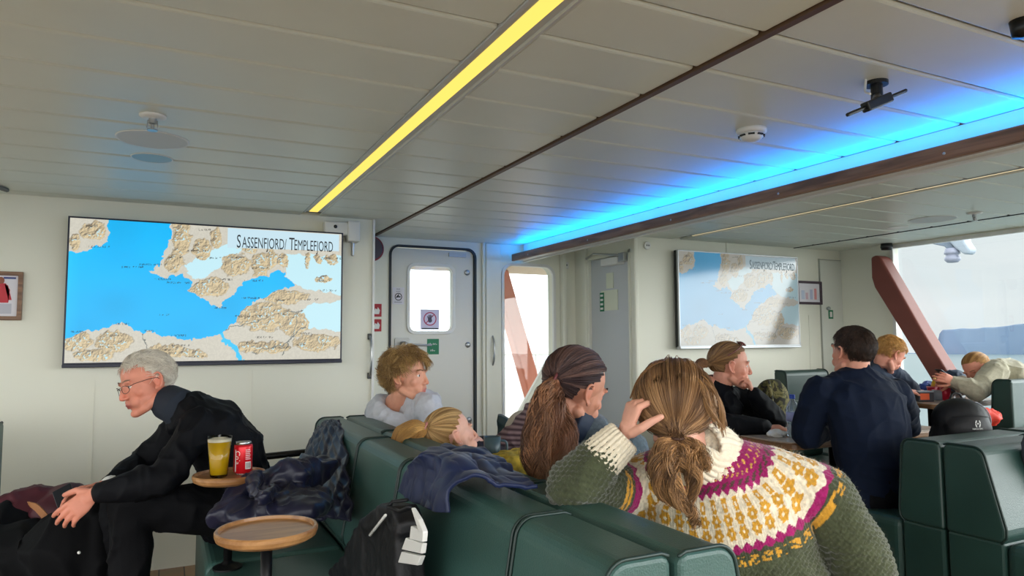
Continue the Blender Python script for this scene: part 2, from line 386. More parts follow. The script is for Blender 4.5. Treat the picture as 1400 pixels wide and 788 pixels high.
circle_mark(s1,1.643,1.66,.03,.006,YD+.004,M['ink']); bars(s1,M['ink'],1.643,1.722,.032,.008); bars(s1,M['ink'],1.643,1.703,.036,.007); bars(s1,M['ink'],1.643,1.618,.062,.007)
obj('symbol',MB().box(1.628,1.66,YD+.003,YD+.004,1.655,1.665).prism([(1.63,1.65),(1.65,1.675),(1.642,1.68),(1.622,1.655)],(0,YD+.003,0),(1,0,0),(0,0,1),(0,1,0),.001),M['ink'],s1)
s2=sign('prohibition_sign','lilac paper sign with red no-touching circle taped inside the door window',1.835,1.995,1.40,1.565,YD+.028,M['lilac'])
circle_mark(s2,1.915,1.487,.055,.008,YD+.024,mat('sign_pink',srgb(190,60,110),.6),True)
q=MB(); q.ell((1.915,YD+.0235,1.475),(.018,.001,.018))
for k,(dx,dz) in enumerate(((-.02,.02),(-.008,.03),(.004,.031),(.015,.026))): q.tube([(1.915+dx*.5,YD+.0235,1.48),(1.915+dx,YD+.0235,1.487+dz)],.004,8)
obj('symbol',q,mat('hand_grey',srgb(90,85,110),.6),s2); obj('lettering',MB().box(1.845,1.985,YD+.023,YD+.0245,1.405,1.413),M['ink'],s2)
s3=sign('exit_sign','green sign with white lettering under the door window',1.885,1.985,1.20,1.325,YD+.008,M['green'])
bars(s3,M['white'],1.935,1.285,.078,.017); bars(s3,M['white'],1.935,1.234,.042,.018)
# round red-rimmed alarm bell & fire signs beside door
t=thing('alarm_bell','round dark bell with a red rim high beside the ship door','alarm bell',(1.43,YD,2.03))
Rz=frame((0,0,1),(0,1,0))
obj('rim',MB().lathe([(0,0),(.10,0),(.10,.012),(.086,.022)],(1.415,YD,2.03),32,np.diag([1,-1,1])@frame((1,0,0),(0,1,0))@np.eye(3)) if 0 else MB().prism([(.1*math.cos(a),.1*math.sin(a)) for a in np.linspace(0,2*PI,40)[:-1]],(1.415,YD,2.03),(1,0,0),(0,0,1),(0,-1,0),.03),mat('bell_red',srgb(130,25,40),.4),t,bev=.008)
obj('face',MB().prism([(.086*math.cos(a),.086*math.sin(a)) for a in np.linspace(0,2*PI,40)[:-1]],(1.415,YD-.03,2.03),(1,0,0),(0,0,1),(0,-1,0),.008),mat('bell_dark',srgb(70,60,70),.4),t,bev=.004)
for (z0,z1,lab) in ((1.50,1.60,'upper red fire sign at the edge of the left wall'),(1.385,1.48,'lower red fire sign with white flame symbol beside the door')):
    t=thing('fire_sign',lab,'sign',(1.46,YD,z0)); obj('panel',MB().box(1.41,1.505,YD-.004,YD,z0,z1),M['red'],t)
    obj('symbol',MB().prism([(1.45,z0+.02),(1.485,z0+.02),(1.492,z0+.05),(1.475,z0+.075),(1.47,z0+.055),(1.455,z0+.065),(1.447,z0+.04)],(0,YD-.006,0),(1,0,0),(0,0,1),(0,1,0),.002),M['white'],t)
obj('x',MB(),M['white']) if 0 else None
# grab handles
def grab(label,x,y,z0,z1,nx=0,ny=-1):
    t=thing('grab_handle',label,'handle',(x,y,z0)); N=V(nx,ny,0)
    zs=np.linspace(z0,z1,9); p=[V(x,y,z)+N*(.012+.038*math.sin(PI*(z-z0)/(z1-z0))**.5) for z in zs]
    obj('bar',MB().tube(p,.008,10),M['steel'],t,smooth=True)
    for z in (z0,z1): obj('mount',MB().obb(V(x,y,z)+N*.008,(.014,.008,.02),np.eye(3)),M['dark'],t,bev=.003)
grab('steel grab handle on the pillar right of the ship door',2.455,YD,1.10,1.35)
grab('steel grab handle on the end of the wall holding the bright map screen',X1-.015,YL,1.08,1.34)
struct('trim_7',MB().box(2.36,2.385,YD-.03,YD,0,CZ),M['wall'],bev=.006)
struct('trim_8',MB().box(2.395,2.54,YD-.02,YD,0,CZ),M['wall'],bev=.01)
# window 1 beside door
w=struct('window_1',MB().box(2.55,3.07,YD+.05,YD+.056,.49,1.97),M['pane'])
obj('window_frame',MB().ring(rrect(2.545,3.075,.48,1.975,.11),rrect(2.572,3.048,.51,1.948,.085),(0,YD-.012,0),(1,0,0),(0,0,1),(0,1,0),.03),M['white'],w,bev=.005)
# vertical column boxes left of the white door
struct('trim_9',MB().box(3.12,3.16,YD-.06,YD,0,CZ),M['wall'],bev=.01)
struct('trim_10',MB().box(XD-.02,XD+.1,YD-.17,YD+.02,0,CZ),M['wall'],bev=.012)
# wall running along Y with white door
struct('wall_middle',MB().box(XD+.01,XD+.08,YR+.081,YR+.09,0,CZ+.02).box(XD+.01,XD+.08,YR+.09,YD,2.035,CZ+.02).box(XD+.01,XD+.08,YD-.17,YD,0,CZ),M['wall'])
dd=struct('door_2',MB().box(XD+.03,XD+.06,YR+.075,YD-.185,0,2.0),M['greyp'],bev=.004)
obj('door_frame',MB().box(XD,XD+.09,YR+.055,YR+.078,0,2.035).box(XD,XD+.09,YD-.19,YD-.168,0,2.035).box(XD,XD+.09,YR+.055,YD-.168,2.003,2.035),M['wall'],dd,bev=.004)
t=thing('door_closer','hydraulic closer with a thin arm atop the grey inner door','door closer',(XD,4.75,1.96))
obj('body',MB().box(XD-.045,XD+.03,YR+.16,YR+.40,1.925,1.985),M['white'],t,bev=.006)
obj('arm',MB().tube([(XD-.03,YR+.16,1.995),(XD-.10,YR+.42,2.03),(XD-.02,YR+.66,2.02)],.008,8),M['steel'],t)
obj('bracket',MB().box(XD-.04,XD+.02,YR+.08,YR+.155,1.94,2.01),M['steel'],t,bev=.004)
t=thing('evacuation_notice','white notice with a green band on the grey inner door','sign',(XD+.03,4.87,1.5))
obj('panel',MB().box(XD+.024,XD+.03,YR+.26,YR+.50,1.555,1.725).box(XD+.024,XD+.03,YR+.32,YR+.42,1.74,1.87),mat('notice_ivory',srgb(222,226,205),.5),t)
obj('symbol',MB().box(XD+.020,XD+.025,YR+.455,YR+.515,1.55,1.71),M['green'],t)
for k in range(4): obj('symbol',MB().box(XD+.018,XD+.021,YR+.465,YR+.505,1.565+k*.037,1.583+k*.037),M['white'],t)
# right TV wall
struct('wall_right',MB().box(XD+.01,XS+.15,YR,YR+.08,0,CZ+.02),M['wall'])
struct('trim_11',MB().box(XD-.005,XD+.035,YR-.02,YR+.03,0,CZ),M['wall'],bev=.012)
struct('trim_12',MB().box(4.27,4.29,YR-.006,YR,2.0,CZ),M['wall'])
struct('trim_13',MB().box(5.235,5.241,YR-.004,YR,0,1.52),M['wall'])
# flush door 3 in right wall
d3=struct('door_3',MB().box(5.40,5.56+.38,YR-.012,YR,0,2.03),mat('flush_door',srgb(224,226,216),.45),bev=.003)
d3b=obj('door_frame',MB().box(5.388,5.393,YR-.014,YR,0,2.045).box(5.385,5.92,YR-.014,YR,2.036,2.042),mat('door_gap',srgb(176,178,168),.5),d3)
obj('door_knob',MB().ell(onY(1133,422,YR-.03),(.018,.018,.018)),M['steel'],d3,smooth=True)
p=onY(1134,431,YR); t=thing('door_sign','tiny green pictogram sign under the knob of the flush cupboard door','sign',p)
obj('panel',MB().box(p[0]-.028,p[0]+.03,YR-.017,YR-.013,p[2]-.035,p[2]+.045),M['green'],t); obj('symbol',MB().box(p[0]-.015,p[0]+.016,YR-.019,YR-.017,p[2]-.02,p[2]+.03),M['white'],t)
# wall switch round
for (px,py,y,lab) in ((884,336,YR,'round white wall fitting above left of the pale map screen'),):
    p=onY(px,py,y); t=thing('wall_fitting',lab,'wall fitting',p)
    obj('body',MB().prism([(.032*math.cos(a),.032*math.sin(a)) for a in np.linspace(0,2*PI,30)[:-1]],p,(1,0,0),(0,0,1),(0,-1,0),.016),M['white'],t,bev=.004)
    obj('socket',MB().box(p[0]-.014,p[0]-.005,p[1]-.02,p[1]-.015,p[2]-.006,p[2]+.006).box(p[0]+.005,p[0]+.014,p[1]-.02,p[1]-.015,p[2]-.006,p[2]+.006),M['seam'],t)
p=onY(772,363,YD); t=thing('wall_fitting','small white wall fitting right of the tall rounded window','wall fitting',p)
obj('body',MB().box(p[0]-.03,p[0]+.03,YD-.025,YD,p[2]-.03,p[2]+.03),M['white'],t,bev=.006); obj('socket',MB().box(p[0]-.012,p[0]+.012,YD-.028,YD-.025,p[2]-.008,p[2]+.008),M['seam'],t)
# starboard window wall X=XS
zs0,zt=.50,2.10
sw=struct('wall_starboard',MB().box(XS,XS+.1,-3,YR+.1,0,zs0).box(XS,XS+.1,-3,YR+.1,zt,CZ+.02).box(XS,XS+.1,3.98,YR+.02,zs0,zt),M['wall'])
w2=struct('window_2',MB().box(XS+.05,XS+.056,-2.8,3.98,zs0,zt),M['pane'])
obj('window_frame',MB().box(XS-.01,XS+.03,3.955,3.985,zs0,zt).box(XS-.01,XS+.05,-2.8,3.98,zs0-.03,zs0+.01).box(XS-.01,XS+.03,-2.8,3.98,zt-.01,zt+.02),M['white'],w2,bev=.004)
obj('mullion',MB().box(XS+.02,XS+.06,3.30,3.335,zs0,zs0+.55),M['steel'],w2)
# brown diagonal box strut
A=onX(1190,352,XS-.14);B=onX(1293,520,XS-.14)
k=(B-A)/(A[2]-B[2]); 
def sp(z,off): 
    return (A[1]+(A[2]-z)*k[1]+off, z)
poly=[sp(A[2],0.02),sp(A[2]+.0,-.10),sp(1.62,-.28),sp(.46,-.34),sp(.46,.05),sp(1.70,.06)]
poly=[(4.18,2.06),(4.05,2.06),(3.35,.95),(3.03,.46),(3.36,.46),(3.72,1.00),(4.16,1.72),(4.2,1.9)]
def yz(px,py): p=onX(px,py,XS-.16); return (p[1],p[2])
pl=[yz(1190,352),yz(1196,349),yz(1203,352),yz(1258,448),yz(1293,505)]; e=pl[-1]; sl=(pl[-1][0]-pl[-2][0])/(pl[-1][1]-pl[-2][1])
pl.append((e[0]+sl*(.5-e[1]),.5)); r0=[yz(1264,505),yz(1195,393),yz(1191,380)]; sl2=(r0[0][0]-r0[1][0])/(r0[0][1]-r0[1][1])
pl.append((r0[0][0]+sl2*(.5-r0[0][1]),.5)); pl+=r0
t=thing('diagonal_strut','brown steel box strut leaning across the large side window','strut',(XS-.1,3.3,.5))
obj('beam',MB().prism(pl,(XS-.16,0,0),(0,1,0),(0,0,1),(1,0,0),.15),M['strutp'],t,bev=.018,bseg=3)
# LED strips
M['yel']=emis('led_yellow',(1,.72,.14,1),1.25)
M['warm']=emis('led_warm',(1,.80,.42,1),1.25)
M['blue']=emis('led_blue',(0.0,.38,1,1),6.)
def strip(xc,w,hw,y0,y1,em,label):
    t=thing('light_strip',label,'ceiling light',(xc,(y0+y1)/2,CZ))
    obj('diffuser',MB().box(xc-w/2,xc+w/2,y0,y1,CZ+.004,CZ+.012),em,t)
    obj('housing',MB().box(xc-hw,xc-w/2,y0,y1,CZ+.006,CZ+.03).box(xc+w/2,xc+hw,y0,y1,CZ+.006,CZ+.03).box(xc-hw,xc+hw,y0,y1,CZ+.03,CZ+.06).box(xc-hw-.006,xc-hw+.002,y0,y1,CZ-.004,CZ+.03).box(xc+hw-.002,xc+hw+.006,y0,y1,CZ-.004,CZ+.03),M['greyp'],t)
strip(.818,.052,.052,-1.2,4.50,M['yel'],'long yellow light strip recessed in the ceiling left of the brown seam')
strip(3.737,.03,.034,-1.2,4.32,M['warm'],'thin warm light strip recessed in the ceiling right of the wooden beam')
# hanging beam with blue cove
YB1=5.30
t=thing('cove_beam','dark oak ceiling beam with a blue-lit cove along its left side','beam',(2.7,2,1.99))
obj('fascia',MB().box(2.62,2.645,-1.2,YB1,1.982,2.041),M['beamwood'],t,bev=.003)
obj('cove_back',MB().box(2.735,2.76,-1.2,YB1,1.98,CZ),M['white'],t)
obj('cove_floor',MB().box(2.645,2.735,-1.2,YB1,1.99,2.005),M['white'],t)
obj('light_strip',MB().box(2.655,2.672,-1.2,YB1-.02,2.018,2.026),M['blue'],t)
for y in (.9,1.6,2.4,3.2,4.1,5.0): obj('screw',MB().ell((2.619,y,2.005),(.003,.006,.006),None,10,8),M['steel'],t)
la=bpy.data.lights.new('cove_light','AREA'); la.shape='RECTANGLE'; la.size=.03; la.size_y=6.4; la.color=(.0,.25,1.0); la.energy=19
lo=bpy.data.objects.new('cove_light',la); C.objects.link(lo)
lo.location=(2.665,2.05,2.045); lo.rotation_euler=(0,PI-.5,0)
# ceiling fittings
def disc(name,label,cat,px,py,r,mt,mt2,th=.012):
    p=onZ(px,py,CZ); t=thing(name,label,cat,p)
    obj('rim',MB().lathe([(r*.93,-th*.4),(r*.97,-th),(r,-th*.6),(r,0),(r*.93,0),(r*.93,-th*.4)],p,48),mt,t,smooth=True); obj('grille',MB().lathe([(0,-th*.5),(r*.94,-th*.5),(r*.94,0)],p,48),mt2,t)
    return t
gy=mat('speaker_grey',srgb(214,219,222),.6); bl=mat('speaker_blue',srgb(160,196,214),.5)
disc('ceiling_speaker','large round grey ceiling speaker above the bright map screen','ceiling speaker',209,191,.135,M['white'],gy,.004)
disc('ceiling_speaker','smaller round bluish ceiling disc next to the large grey speaker','ceiling speaker',208,216,.085,M['white'],bl,.004)
disc('ceiling_speaker','round grey ceiling speaker close to the side window','ceiling speaker',1275,300,.15,M['white'],gy,.004)
disc('ceiling_speaker','small white ceiling disc near the corner of the side window','ceiling speaker',1227,311,.07,M['white'],M['white'],.004)
def sprinkler(label,px,py):
    p=onZ(px,py,CZ); t=thing('sprinkler',label,'sprinkler',p)
    obj('plate',MB().lathe([(0,0),(.045,0),(.045,-.006),(.03,-.012),(0,-.012)],p,28),M['white'],t,smooth=True)
    obj('nozzle',MB().lathe([(0,0),(.013,0),(.013,-.03),(.006,-.034),(.006,-.05),(.018,-.052),(.018,-.056),(0,-.056)],p,20).tube([p+V(.014,0,-.02),p+V(.017,0,-.045)],.003,6).tube([p+V(-.014,0,-.02),p+V(-.017,0,-.045)],.003,6),M['steel'],t)
sprinkler('small white ceiling sprinkler above the large grey ceiling speaker',209,158); sprinkler('small ceiling sprinkler near the top of the side window',1332,291)
p=onZ(1027,177,CZ); t=thing('smoke_detector','white round smoke detector on the ceiling below the blue-lit beam','smoke detector',p)
obj('base',MB().lathe([(0,0),(.058,0),(.058,-.014),(.05,-.02),(0,-.02)],p,36),M['white'],t,smooth=True); obj('dome',MB().lathe([(.046,-.02),(.044,-.034),(.03,-.046),(.012,-.05),(0,-.05)],p,36),M['white'],t,smooth=True)
for a in range(0,360,45): obj('vent_slot',MB().obb(p+V(.046*math.cos(math.radians(a)),.046*math.sin(math.radians(a)),-.029),(.004,.012,.003),frame((-math.sin(math.radians(a)),math.cos(math.radians(a)),0),(0,0,1))),M['dark'],t)
# black antenna / camera fitting
p=onZ(1198,112,CZ); t=thing('ceiling_camera','black ceiling bracket holding a thin crossbar device','ceiling bracket',p)
q=p+V(-.0,0,-.115)
obj('mount',MB().tube([p,p+V(0,0,-.06)],.018,12).lathe([(0,0),(.035,0),(.035,-.012),(0,-.012)],p,24),M['dark'],t)
bd=nrm(at(1238,124,1.9)-at(1160,157,1.9)); bd=nrm(V(bd[0],bd[1],0)*1+V(0,0,.0))
a_=at(1238,124,2.02);b_=at(1159,157,1.94); c_=(a_+b_)/2
obj('crossbar',MB().tube([a_,b_],.0055,10),M['dark'],t)
obj('device_body',MB().obb(c_,(.014,.05,.014),frame(a_-b_,(0,0,1))).tube([c_+V(0,0,.005),V(p[0],p[1],CZ-.05)],.014,10),M['dark'],t,bev=.004)
obj('cable',MB().tube(spline([p+V(-.05,.0,0),p+V(-.055,0,-.04),c_+V(-.03,0,.02)],9),.004,8),M['white'],t,smooth=True)
p=onX(1215,331,XS-.05); t=thing('window_sensor','small dark round sensor at the top corner of the side window','sensor',p)
obj('body',MB().lathe([(0,0),(.045,0),(.05,-.03),(.042,-.055),(0,-.055)],(p[0]-.03,p[1],CZ),24),M['dark'],t,smooth=True)
p=onZ(1398,28,CZ); t=thing('ceiling_fitting','small dark fitting on the ceiling at the upper right edge','ceiling fitting',p)
obj('body',MB().lathe([(0,0),(.03,0),(.026,-.04),(0,-.045)],p,20),M['dark'],t,smooth=True)
# thing at left ceiling edge (0,250)
p=onZ(2,256,CZ); t=thing('ceiling_bracket','dark ceiling bracket at the far left edge','bracket',p)
obj('bar',MB().tube([p+V(-.1,-.28,-.01),p+V(.02,.02,-.01)],.012,8).tube([p+V(-.16,-.25,-.01),p+V(-.04,.04,-.01)],.010,8),M['seam'],t)
# wall box at right of TV1 + conduit
p0=onY(441,309,YL);
t=thing('projector_box','white wall-mounted unit above the right corner of the bright map screen','wall unit',onY(470,320,YL))
a=onY(441,302,YL);b=onY(486,331,YL)
obj('body',MB().box(a[0],b[0]-.05,YL-.07,YL,b[2]+.03,a[2]-.01).box(b[0]-.07,b[0]+.01,YL-.09,YL,b[2]-.01,a[2]+.0),M['white'],t,bev=.01)
obj('lens',MB().ell((a[0]+.07,YL-.07,(a[2]+b[2])/2+.02),(.012,.008,.012)),M['dark'],t,smooth=True)
obj('conduit',MB().tube([(b[0]-.02,YL-.012,b[2]-.01),(b[0]-.02,YL-.012,b[2]-.09)],.009,8),M['steel'],t)
# ============================================================ TVs with the map
def inpoly(x,y,poly):
    r=np.zeros(x.shape,bool); n=len(poly)
    for i in range(n):
        x1,y1=poly[i];x2,y2=poly[(i+1)%n]
        if y1==y2: continue
        c=((y1>y)!=(y2>y))&(x<(x2-x1)*(y-y1)/(y2-y1)+x1); r^=c
    return r
LB=[(548,0),(545,170),(530,230),(505,290),(490,315),(465,325),(490,345),(515,357),(545,355),(575,345),(600,345),(625,365),(640,385),(630,405),(650,425),(680,445),(715,465),(750,485),(768,487),(765,475),(790,455),(815,435),(840,400),(870,380),(900,360),(940,350),(980,340),(1010,325),(1035,330),(1060,360),(1085,385),(1400,385),(1400,0)]
LA=[(50,0),(270,0),(266,125),(285,155),(265,195),(235,215),(200,228),(165,235),(150,247),(50,250)]
LC=[(50,640),(97,635),(150,610),(190,595),(230,590),(280,580),(300,565),(340,558),(380,575),(410,600),(450,595),(490,600),(520,620),(560,620),(610,625),(650,632),(700,625),(740,620),(770,605),(792,588),(835,545),(870,500),(920,460),(960,430),(1010,415),(1065,393),(1085,385),(1400,380),(1400,900),(50,900)]
PALE=[[(1035,250),(1040,330),(1065,365),(1090,385),(1130,405),(1290,440),(1300,260)],[(1110,500),(1150,470),(1290,455),(1290,590),(1180,580),(1100,575)],[(600,300),(780,210),(850,235),(780,300),(700,350),(640,370)]]
MT=[(205,150,60,45),(130,200,25,45),(590,180,45,90),(560,290,45,50),(680,230,45,55),(740,180,30,50),(830,300,70,55),(720,400,90,45),(930,300,45,60),(980,270,30,50),(1030,280,22,35),(1130,280,12,40),(1180,270,20,25),(1235,275,30,28),(1205,362,38,18),(1040,440,110,35),(960,530,130,70),(1080,560,70,60),(150,640,80,45),(320,640,90,50),(540,680,80,35),(650,690,70,25),(1180,640,110,40),(950,660,130,30),(230,700,100,30),(880,220,40,30)]
def mapimg(nx,ny):
    u=np.linspace(0,1,nx)[:,None]*np.ones((1,ny)); w=np.linspace(0,1,ny)[None,:]*np.ones((nx,1))  # w: 0 bottom,1 top
    uu=u*205/173/((1-u)+u*205/173); X=104+uu*(1278-104); top=92+(X-104)*.0605; bot=735-(X-104)*.022; Y=bot+(top-bot)*w
    wx=X+9*noise(np.stack([X/22,Y/22,0*X],-1),3)+4*noise(np.stack([X/8,Y/8,0*X],-1),4); wy=Y+9*noise(np.stack([X/22,Y/22,0*X+9],-1),5)+4*noise(np.stack([X/8,Y/8,0*X],-1),6)
    land=inpoly(wx,wy,LB)|inpoly(wx,wy,LA)|inpoly(wx,wy,LC)
    sea=lin((2,184,250)); col=np.ones(X.shape+(3,))*sea; 
    big=noise(np.stack([X/160,Y/120,0*X],-1),8)[...,None]; col=col*(1-.08*big)+lin((60,205,255))*.1*np.clip(1-(X[...,None]-104)/60,0,1)
    flat=lin((208,204,190)); c2=np.ones_like(col)*flat
    h=np.zeros(X.shape)
    for cx,cy,rx,ry in MT: h=np.maximum(h,1-((wx-cx)/rx)**2-((wy-cy)/ry)**2)
    h=np.clip(h,0,1); rid=1-np.abs(fbm(np.stack([X/26,Y/26,0*X],-1),11,4)*2); rid2=1-np.abs(fbm(np.stack([X/11,Y/11,0*X],-1),21,3)*2)
    mask=smooth01(h*1.0+.25*rid,.28,.42)*land
    E=h*.9+rid*.55+rid2*.25; gx=np.gradient(E,axis=0)*nx/560;gy=np.gradient(E,axis=1)*ny/310
    sh=np.clip(.74+2.6*(gy-gx)*1.0,0,1.03)
    tan=lin((218,198,158))[None,None]*sh[...,None]+lin((112,104,94))[None,None]*(1-np.clip(sh,0,1))[...,None]*.9
    edge=np.exp(-((h+.25*rid-.33)/.035)**2)*land
    c2=c2*(1-mask[...,None])+tan*mask[...,None]; c2=c2*(1-.30*edge[...,None]); c2*= (1+.06*noise(np.stack([X/5,Y/5,0*X],-1),2))[...,None]
    for pz in PALE:
        pm=(inpoly(wx,wy,pz)&(h<.2))[...,None]; c2=np.where(pm,lin((196,236,246)),c2)
    snow=((rid>.86)&(rid2>.7)&(h>.45))[...,None]; c2=np.where(snow,lin((190,232,244)),c2)
    # rivers
    for ln in (((790,588),(1000,520),(1115,500)),((1100,500),(1085,600),(1030,690)),((440,595),(470,700)),((1130,570),(1060,640),(900,690))):
        for (xa,ya),(xb,yb) in zip(ln[:-1],ln[1:]):
            t=np.clip(((wx-xa)*(xb-xa)+(wy-ya)*(yb-ya))/((xb-xa)**2+(yb-ya)**2),0,1); dd_=np.hypot(wx-xa-t*(xb-xa),wy-ya-t*(yb-ya)); c2=np.where((dd_<2.2)[...,None],lin((120,125,120)),c2)
    riv=[((770,605),(800,640),(845,680),(865,740))]
    for ln in riv:
        for (xa,ya),(xb,yb) in zip(ln[:-1],ln[1:]):
            t=np.clip(((wx-xa)*(xb-xa)+(wy-ya)*(yb-ya))/((xb-xa)**2+(yb-ya)**2),0,1); dd_=np.hypot(wx-xa-t*(xb-xa),wy-ya-t*(yb-ya)); c2=np.where((dd_<9)[...,None],lin((60,200,248)),c2)
    col=np.where(land[...,None],c2,col)
    # small unreadable map labels as dark strokes
    for (lx,ly) in ((200,130),(235,222),(690,145),(385,312),(460,300),(515,365),(580,380),(660,238),(565,268),(835,268),(930,315),(905,370),(1240,270),(1205,370),(1225,412),(1140,452),(1030,455),(940,525),(870,527),(1040,518),(955,618),(1130,600),(1110,650),(1020,663),(1210,648),(920,645),(600,655),(540,690),(510,675),(660,703),(330,613),(280,665),(155,597),(345,562),(765,490),(470,592),(590,612),(895,447),(525,522),(740,270),(790,365)):
        L_=38+12*math.sin(lx); a=(np.abs(X-lx)<L_)&(np.abs(Y-ly)<4.2); s_=(_h((X/2.6).astype(np.int64),(Y/2.8).astype(np.int64),np.int64(0)*X.astype(np.int64),77)>.52)
        gap=(_h(((X)/5.5).astype(np.int64),np.int64(ly)+0*X.astype(np.int64),0*X.astype(np.int64),5)>.2)
        col=np.where((a&s_&gap)[...,None],col*.28,col)
    # title band
    tb=(X>790)&(X<1268)&(Y>140+ (X-790)*.06-4)&(Y<224+(X-790)*.03); col=np.where(tb[...,None],lin((200,228,240)),col)
    return col
def tv(label,x0,x1,z0,z1,y,mt_screen,mt_frame,nx,ny,fr=.009,tilt=.0):
    t=thing('wall_screen',label,'television',((x0+x1)/2,y,z0))
    yf=y-.075
    obj('housing',MB().box(x0,x1,yf+.012,yf+.05,z0,z1).box(x0+.3,x1-.3,yf+.05,y,z0+.15,z1-.15),M['dark'],t,bev=.004)
    fo=[(x0,z0),(x1,z0),(x1,z1),(x0,z1)];fi=[(x0+fr,z0+fr*1.6),(x1-fr,z0+fr*1.6),(x1-fr,z1-fr),(x0+fr,z1-fr)]
    obj('frame',MB().ring(fo,fi,(0,yf-.004,0),(1,0,0),(0,0,1),(0,1,0),.02),mt_frame,t,bev=.0015)
    obj('lower_lip',MB().box(x0-.001,x1+.001,yf-.012,yf+.03,z0-.012,z0+.008),mt_frame,t,bev=.003)
    xs=np.linspace(x0+fr,x1-fr,nx);zs=np.linspace(z0+fr*1.6,z1-fr,ny); g=np.stack(np.meshgrid(xs,zs,indexing='ij'),-1); v=np.stack([g[...,0],np.full(g.shape[:2],yf),g[...,1]],-1).reshape(-1,3)
    i=np.arange(nx-1)[:,None]*ny+np.arange(ny-1)[None,:]; f=np.stack([i,i+ny,i+ny+1,i+1],-1).reshape(-1,4)
    s=obj('map_display',(v,f),mt_screen,t,recalc=False); setcol(s,mapimg(nx,ny).reshape(-1,3))
    W=x1-x0;Hh=z1-z0; cxm=x0+W*.775; 
    zc=z0+Hh*.885
    ink=mt_screen_ink
    for s_,big in (('S',1),('ASSENFJORD/',0),('T',1),('EMPLEFJORD',0)): pass
    a=x0+W*.575; sz=Hh*.116
    tt=text('title_lettering','S',ink,(a,yf-.001,zc),(1,0,0),(0,0,1),sz*1.2,t,.5,'LEFT',.0004); text('title_lettering','ASSENFJORD/',ink,(a+W*.0210,yf-.001,zc-.004),(1,0,0),(0,0,1),sz,t,.45,'LEFT',.0004)
    text('title_lettering','T',ink,(a+W*.2025,yf-.001,zc),(1,0,0),(0,0,1),sz*1.2,t,.5,'LEFT',.0004); text('title_lettering','EMPLEFJORD',ink,(a+W*.2225,yf-.001,zc-.004),(1,0,0),(0,0,1),sz,t,.45,'LEFT',.0004)
    return t
def screenmat(name,strength,rough,spec,tint=(0,0,0),base=.02,mixc=None,mixf=0):
    m=mat(name,(base,base,base,1),rough,spec=spec); nt=m.node_tree;b=nt.nodes['Principled BSDF']
    a=nt.nodes.new('ShaderNodeAttribute');a.attribute_name='Col'; out=a.outputs['Color']
    nt.links.new(out,b.inputs['Emission Color']); b.inputs['Emission Strength'].default_value=strength
    return m
mt_screen_ink=mat('title_ink',srgb(45,50,60),.5)
sc1=screenmat('screen_bright',1.0,.25,.3)
x0,x1=-.508,1.018
tv('large bright wall screen showing a fjord map on the left wall',x0,x1,1.185,2.017,YL,sc1,mat('screen_frame',srgb(28,32,52),.35),620,340)
a=onY(918,345,YR);b=onY(1085,474,YR)
mt_screen_ink=mat('title_ink_glare',srgb(95,112,120),.4)  # same title ink, paled to imitate glare on this screen
sc2=screenmat('screen_glare',.34,.12,.8,base=.10)  # window glare partly put into the colour: greyer base, weaker map
tv('pale washed-out wall screen with the same map on the right wall',a[0],b[0],b[2]+.005,(a[2]+onY(1085,352,YR)[2])/2,YR,sc2,mat('screen_frame_silver',srgb(190,194,198),.3,metal=.4),420,240)
# pictures
def picture(label,x0,x1,z0,z1,y,fm,kind):
    t=thing('picture_frame',label,'picture',((x0+x1)/2,y,z0)); w=.022
    obj('frame',MB().ring([(x0,z0),(x1,z0),(x1,z1),(x0,z1)],[(x0+w,z0+w),(x1-w,z0+w),(x1-w,z1-w),(x0+w,z1-w)],(0,y-.025,0),(1,0,0),(0,0,1),(0,1,0),.024),fm,t,bev=.003)
    obj('print',MB().box(x0+w*.8,x1-w*.8,y-.012,y-.006,z0+w*.8,z1-w*.8),M['paper'],t)
    return t
t=picture('brown framed poster with a red-jacketed figure at the left edge',-.98,-.712,1.435,1.70,YL,M['wood'],0)
rj=mat('poster_red',srgb(200,60,70),.6)
obj('printed_figure',MB().prism([(-.85,1.53),(-.775,1.53),(-.77,1.60),(-.79,1.635),(-.835,1.635),(-.855,1.6)],(0,YL-.014,0),(1,0,0),(0,0,1),(0,1,0),.002).prism([(-.865,1.545),(-.85,1.545),(-.83,1.63),(-.845,1.625)],(0,YL-.014,0),(1,0,0),(0,0,1),(0,1,0),.002).prism([(-.775,1.545),(-.76,1.545),(-.78,1.625),(-.795,1.63)],(0,YL-.014,0),(1,0,0),(0,0,1),(0,1,0),.002),rj,t)
obj('printed_face',MB().ell((-.812,YL-.0135,1.65),(.016,.001,.02)),mat('poster_hair',srgb(150,90,70),.6),t); obj('printed_band',MB().box(-.865,-.76,YL-.014,YL-.012,1.47,1.525),mat('poster_grey',srgb(190,190,200),.6),t); obj('printed_band',MB().box(-.80,-.745,YL-.014,YL-.012,1.66,1.67),mat('poster_blue',srgb(70,80,140),.6),t)
a=onY(1087,384,YR);b=onY(1122,417,YR)
t=picture('small dark framed notice right of the pale screen',a[0],b[0],b[2],a[2],YR,mat('frame_dark',srgb(70,55,65),.5),1)
xx=a[0]+.06
for k,(w_,h_,c_) in enumerate(((.04,.08,(190,200,220)),(.03,.06,(210,180,190)),(.035,.09,(185,190,215)),(.03,.1,(220,150,150)))):
    obj('printed_block',MB().box(xx+k*.055,xx+k*.055+w_,YR-.0135,YR-.0115,(a[2]+b[2])/2-.06,(a[2]+b[2])/2-.06+h_),mat('print_%d'%k,srgb(*c_),.6),t)
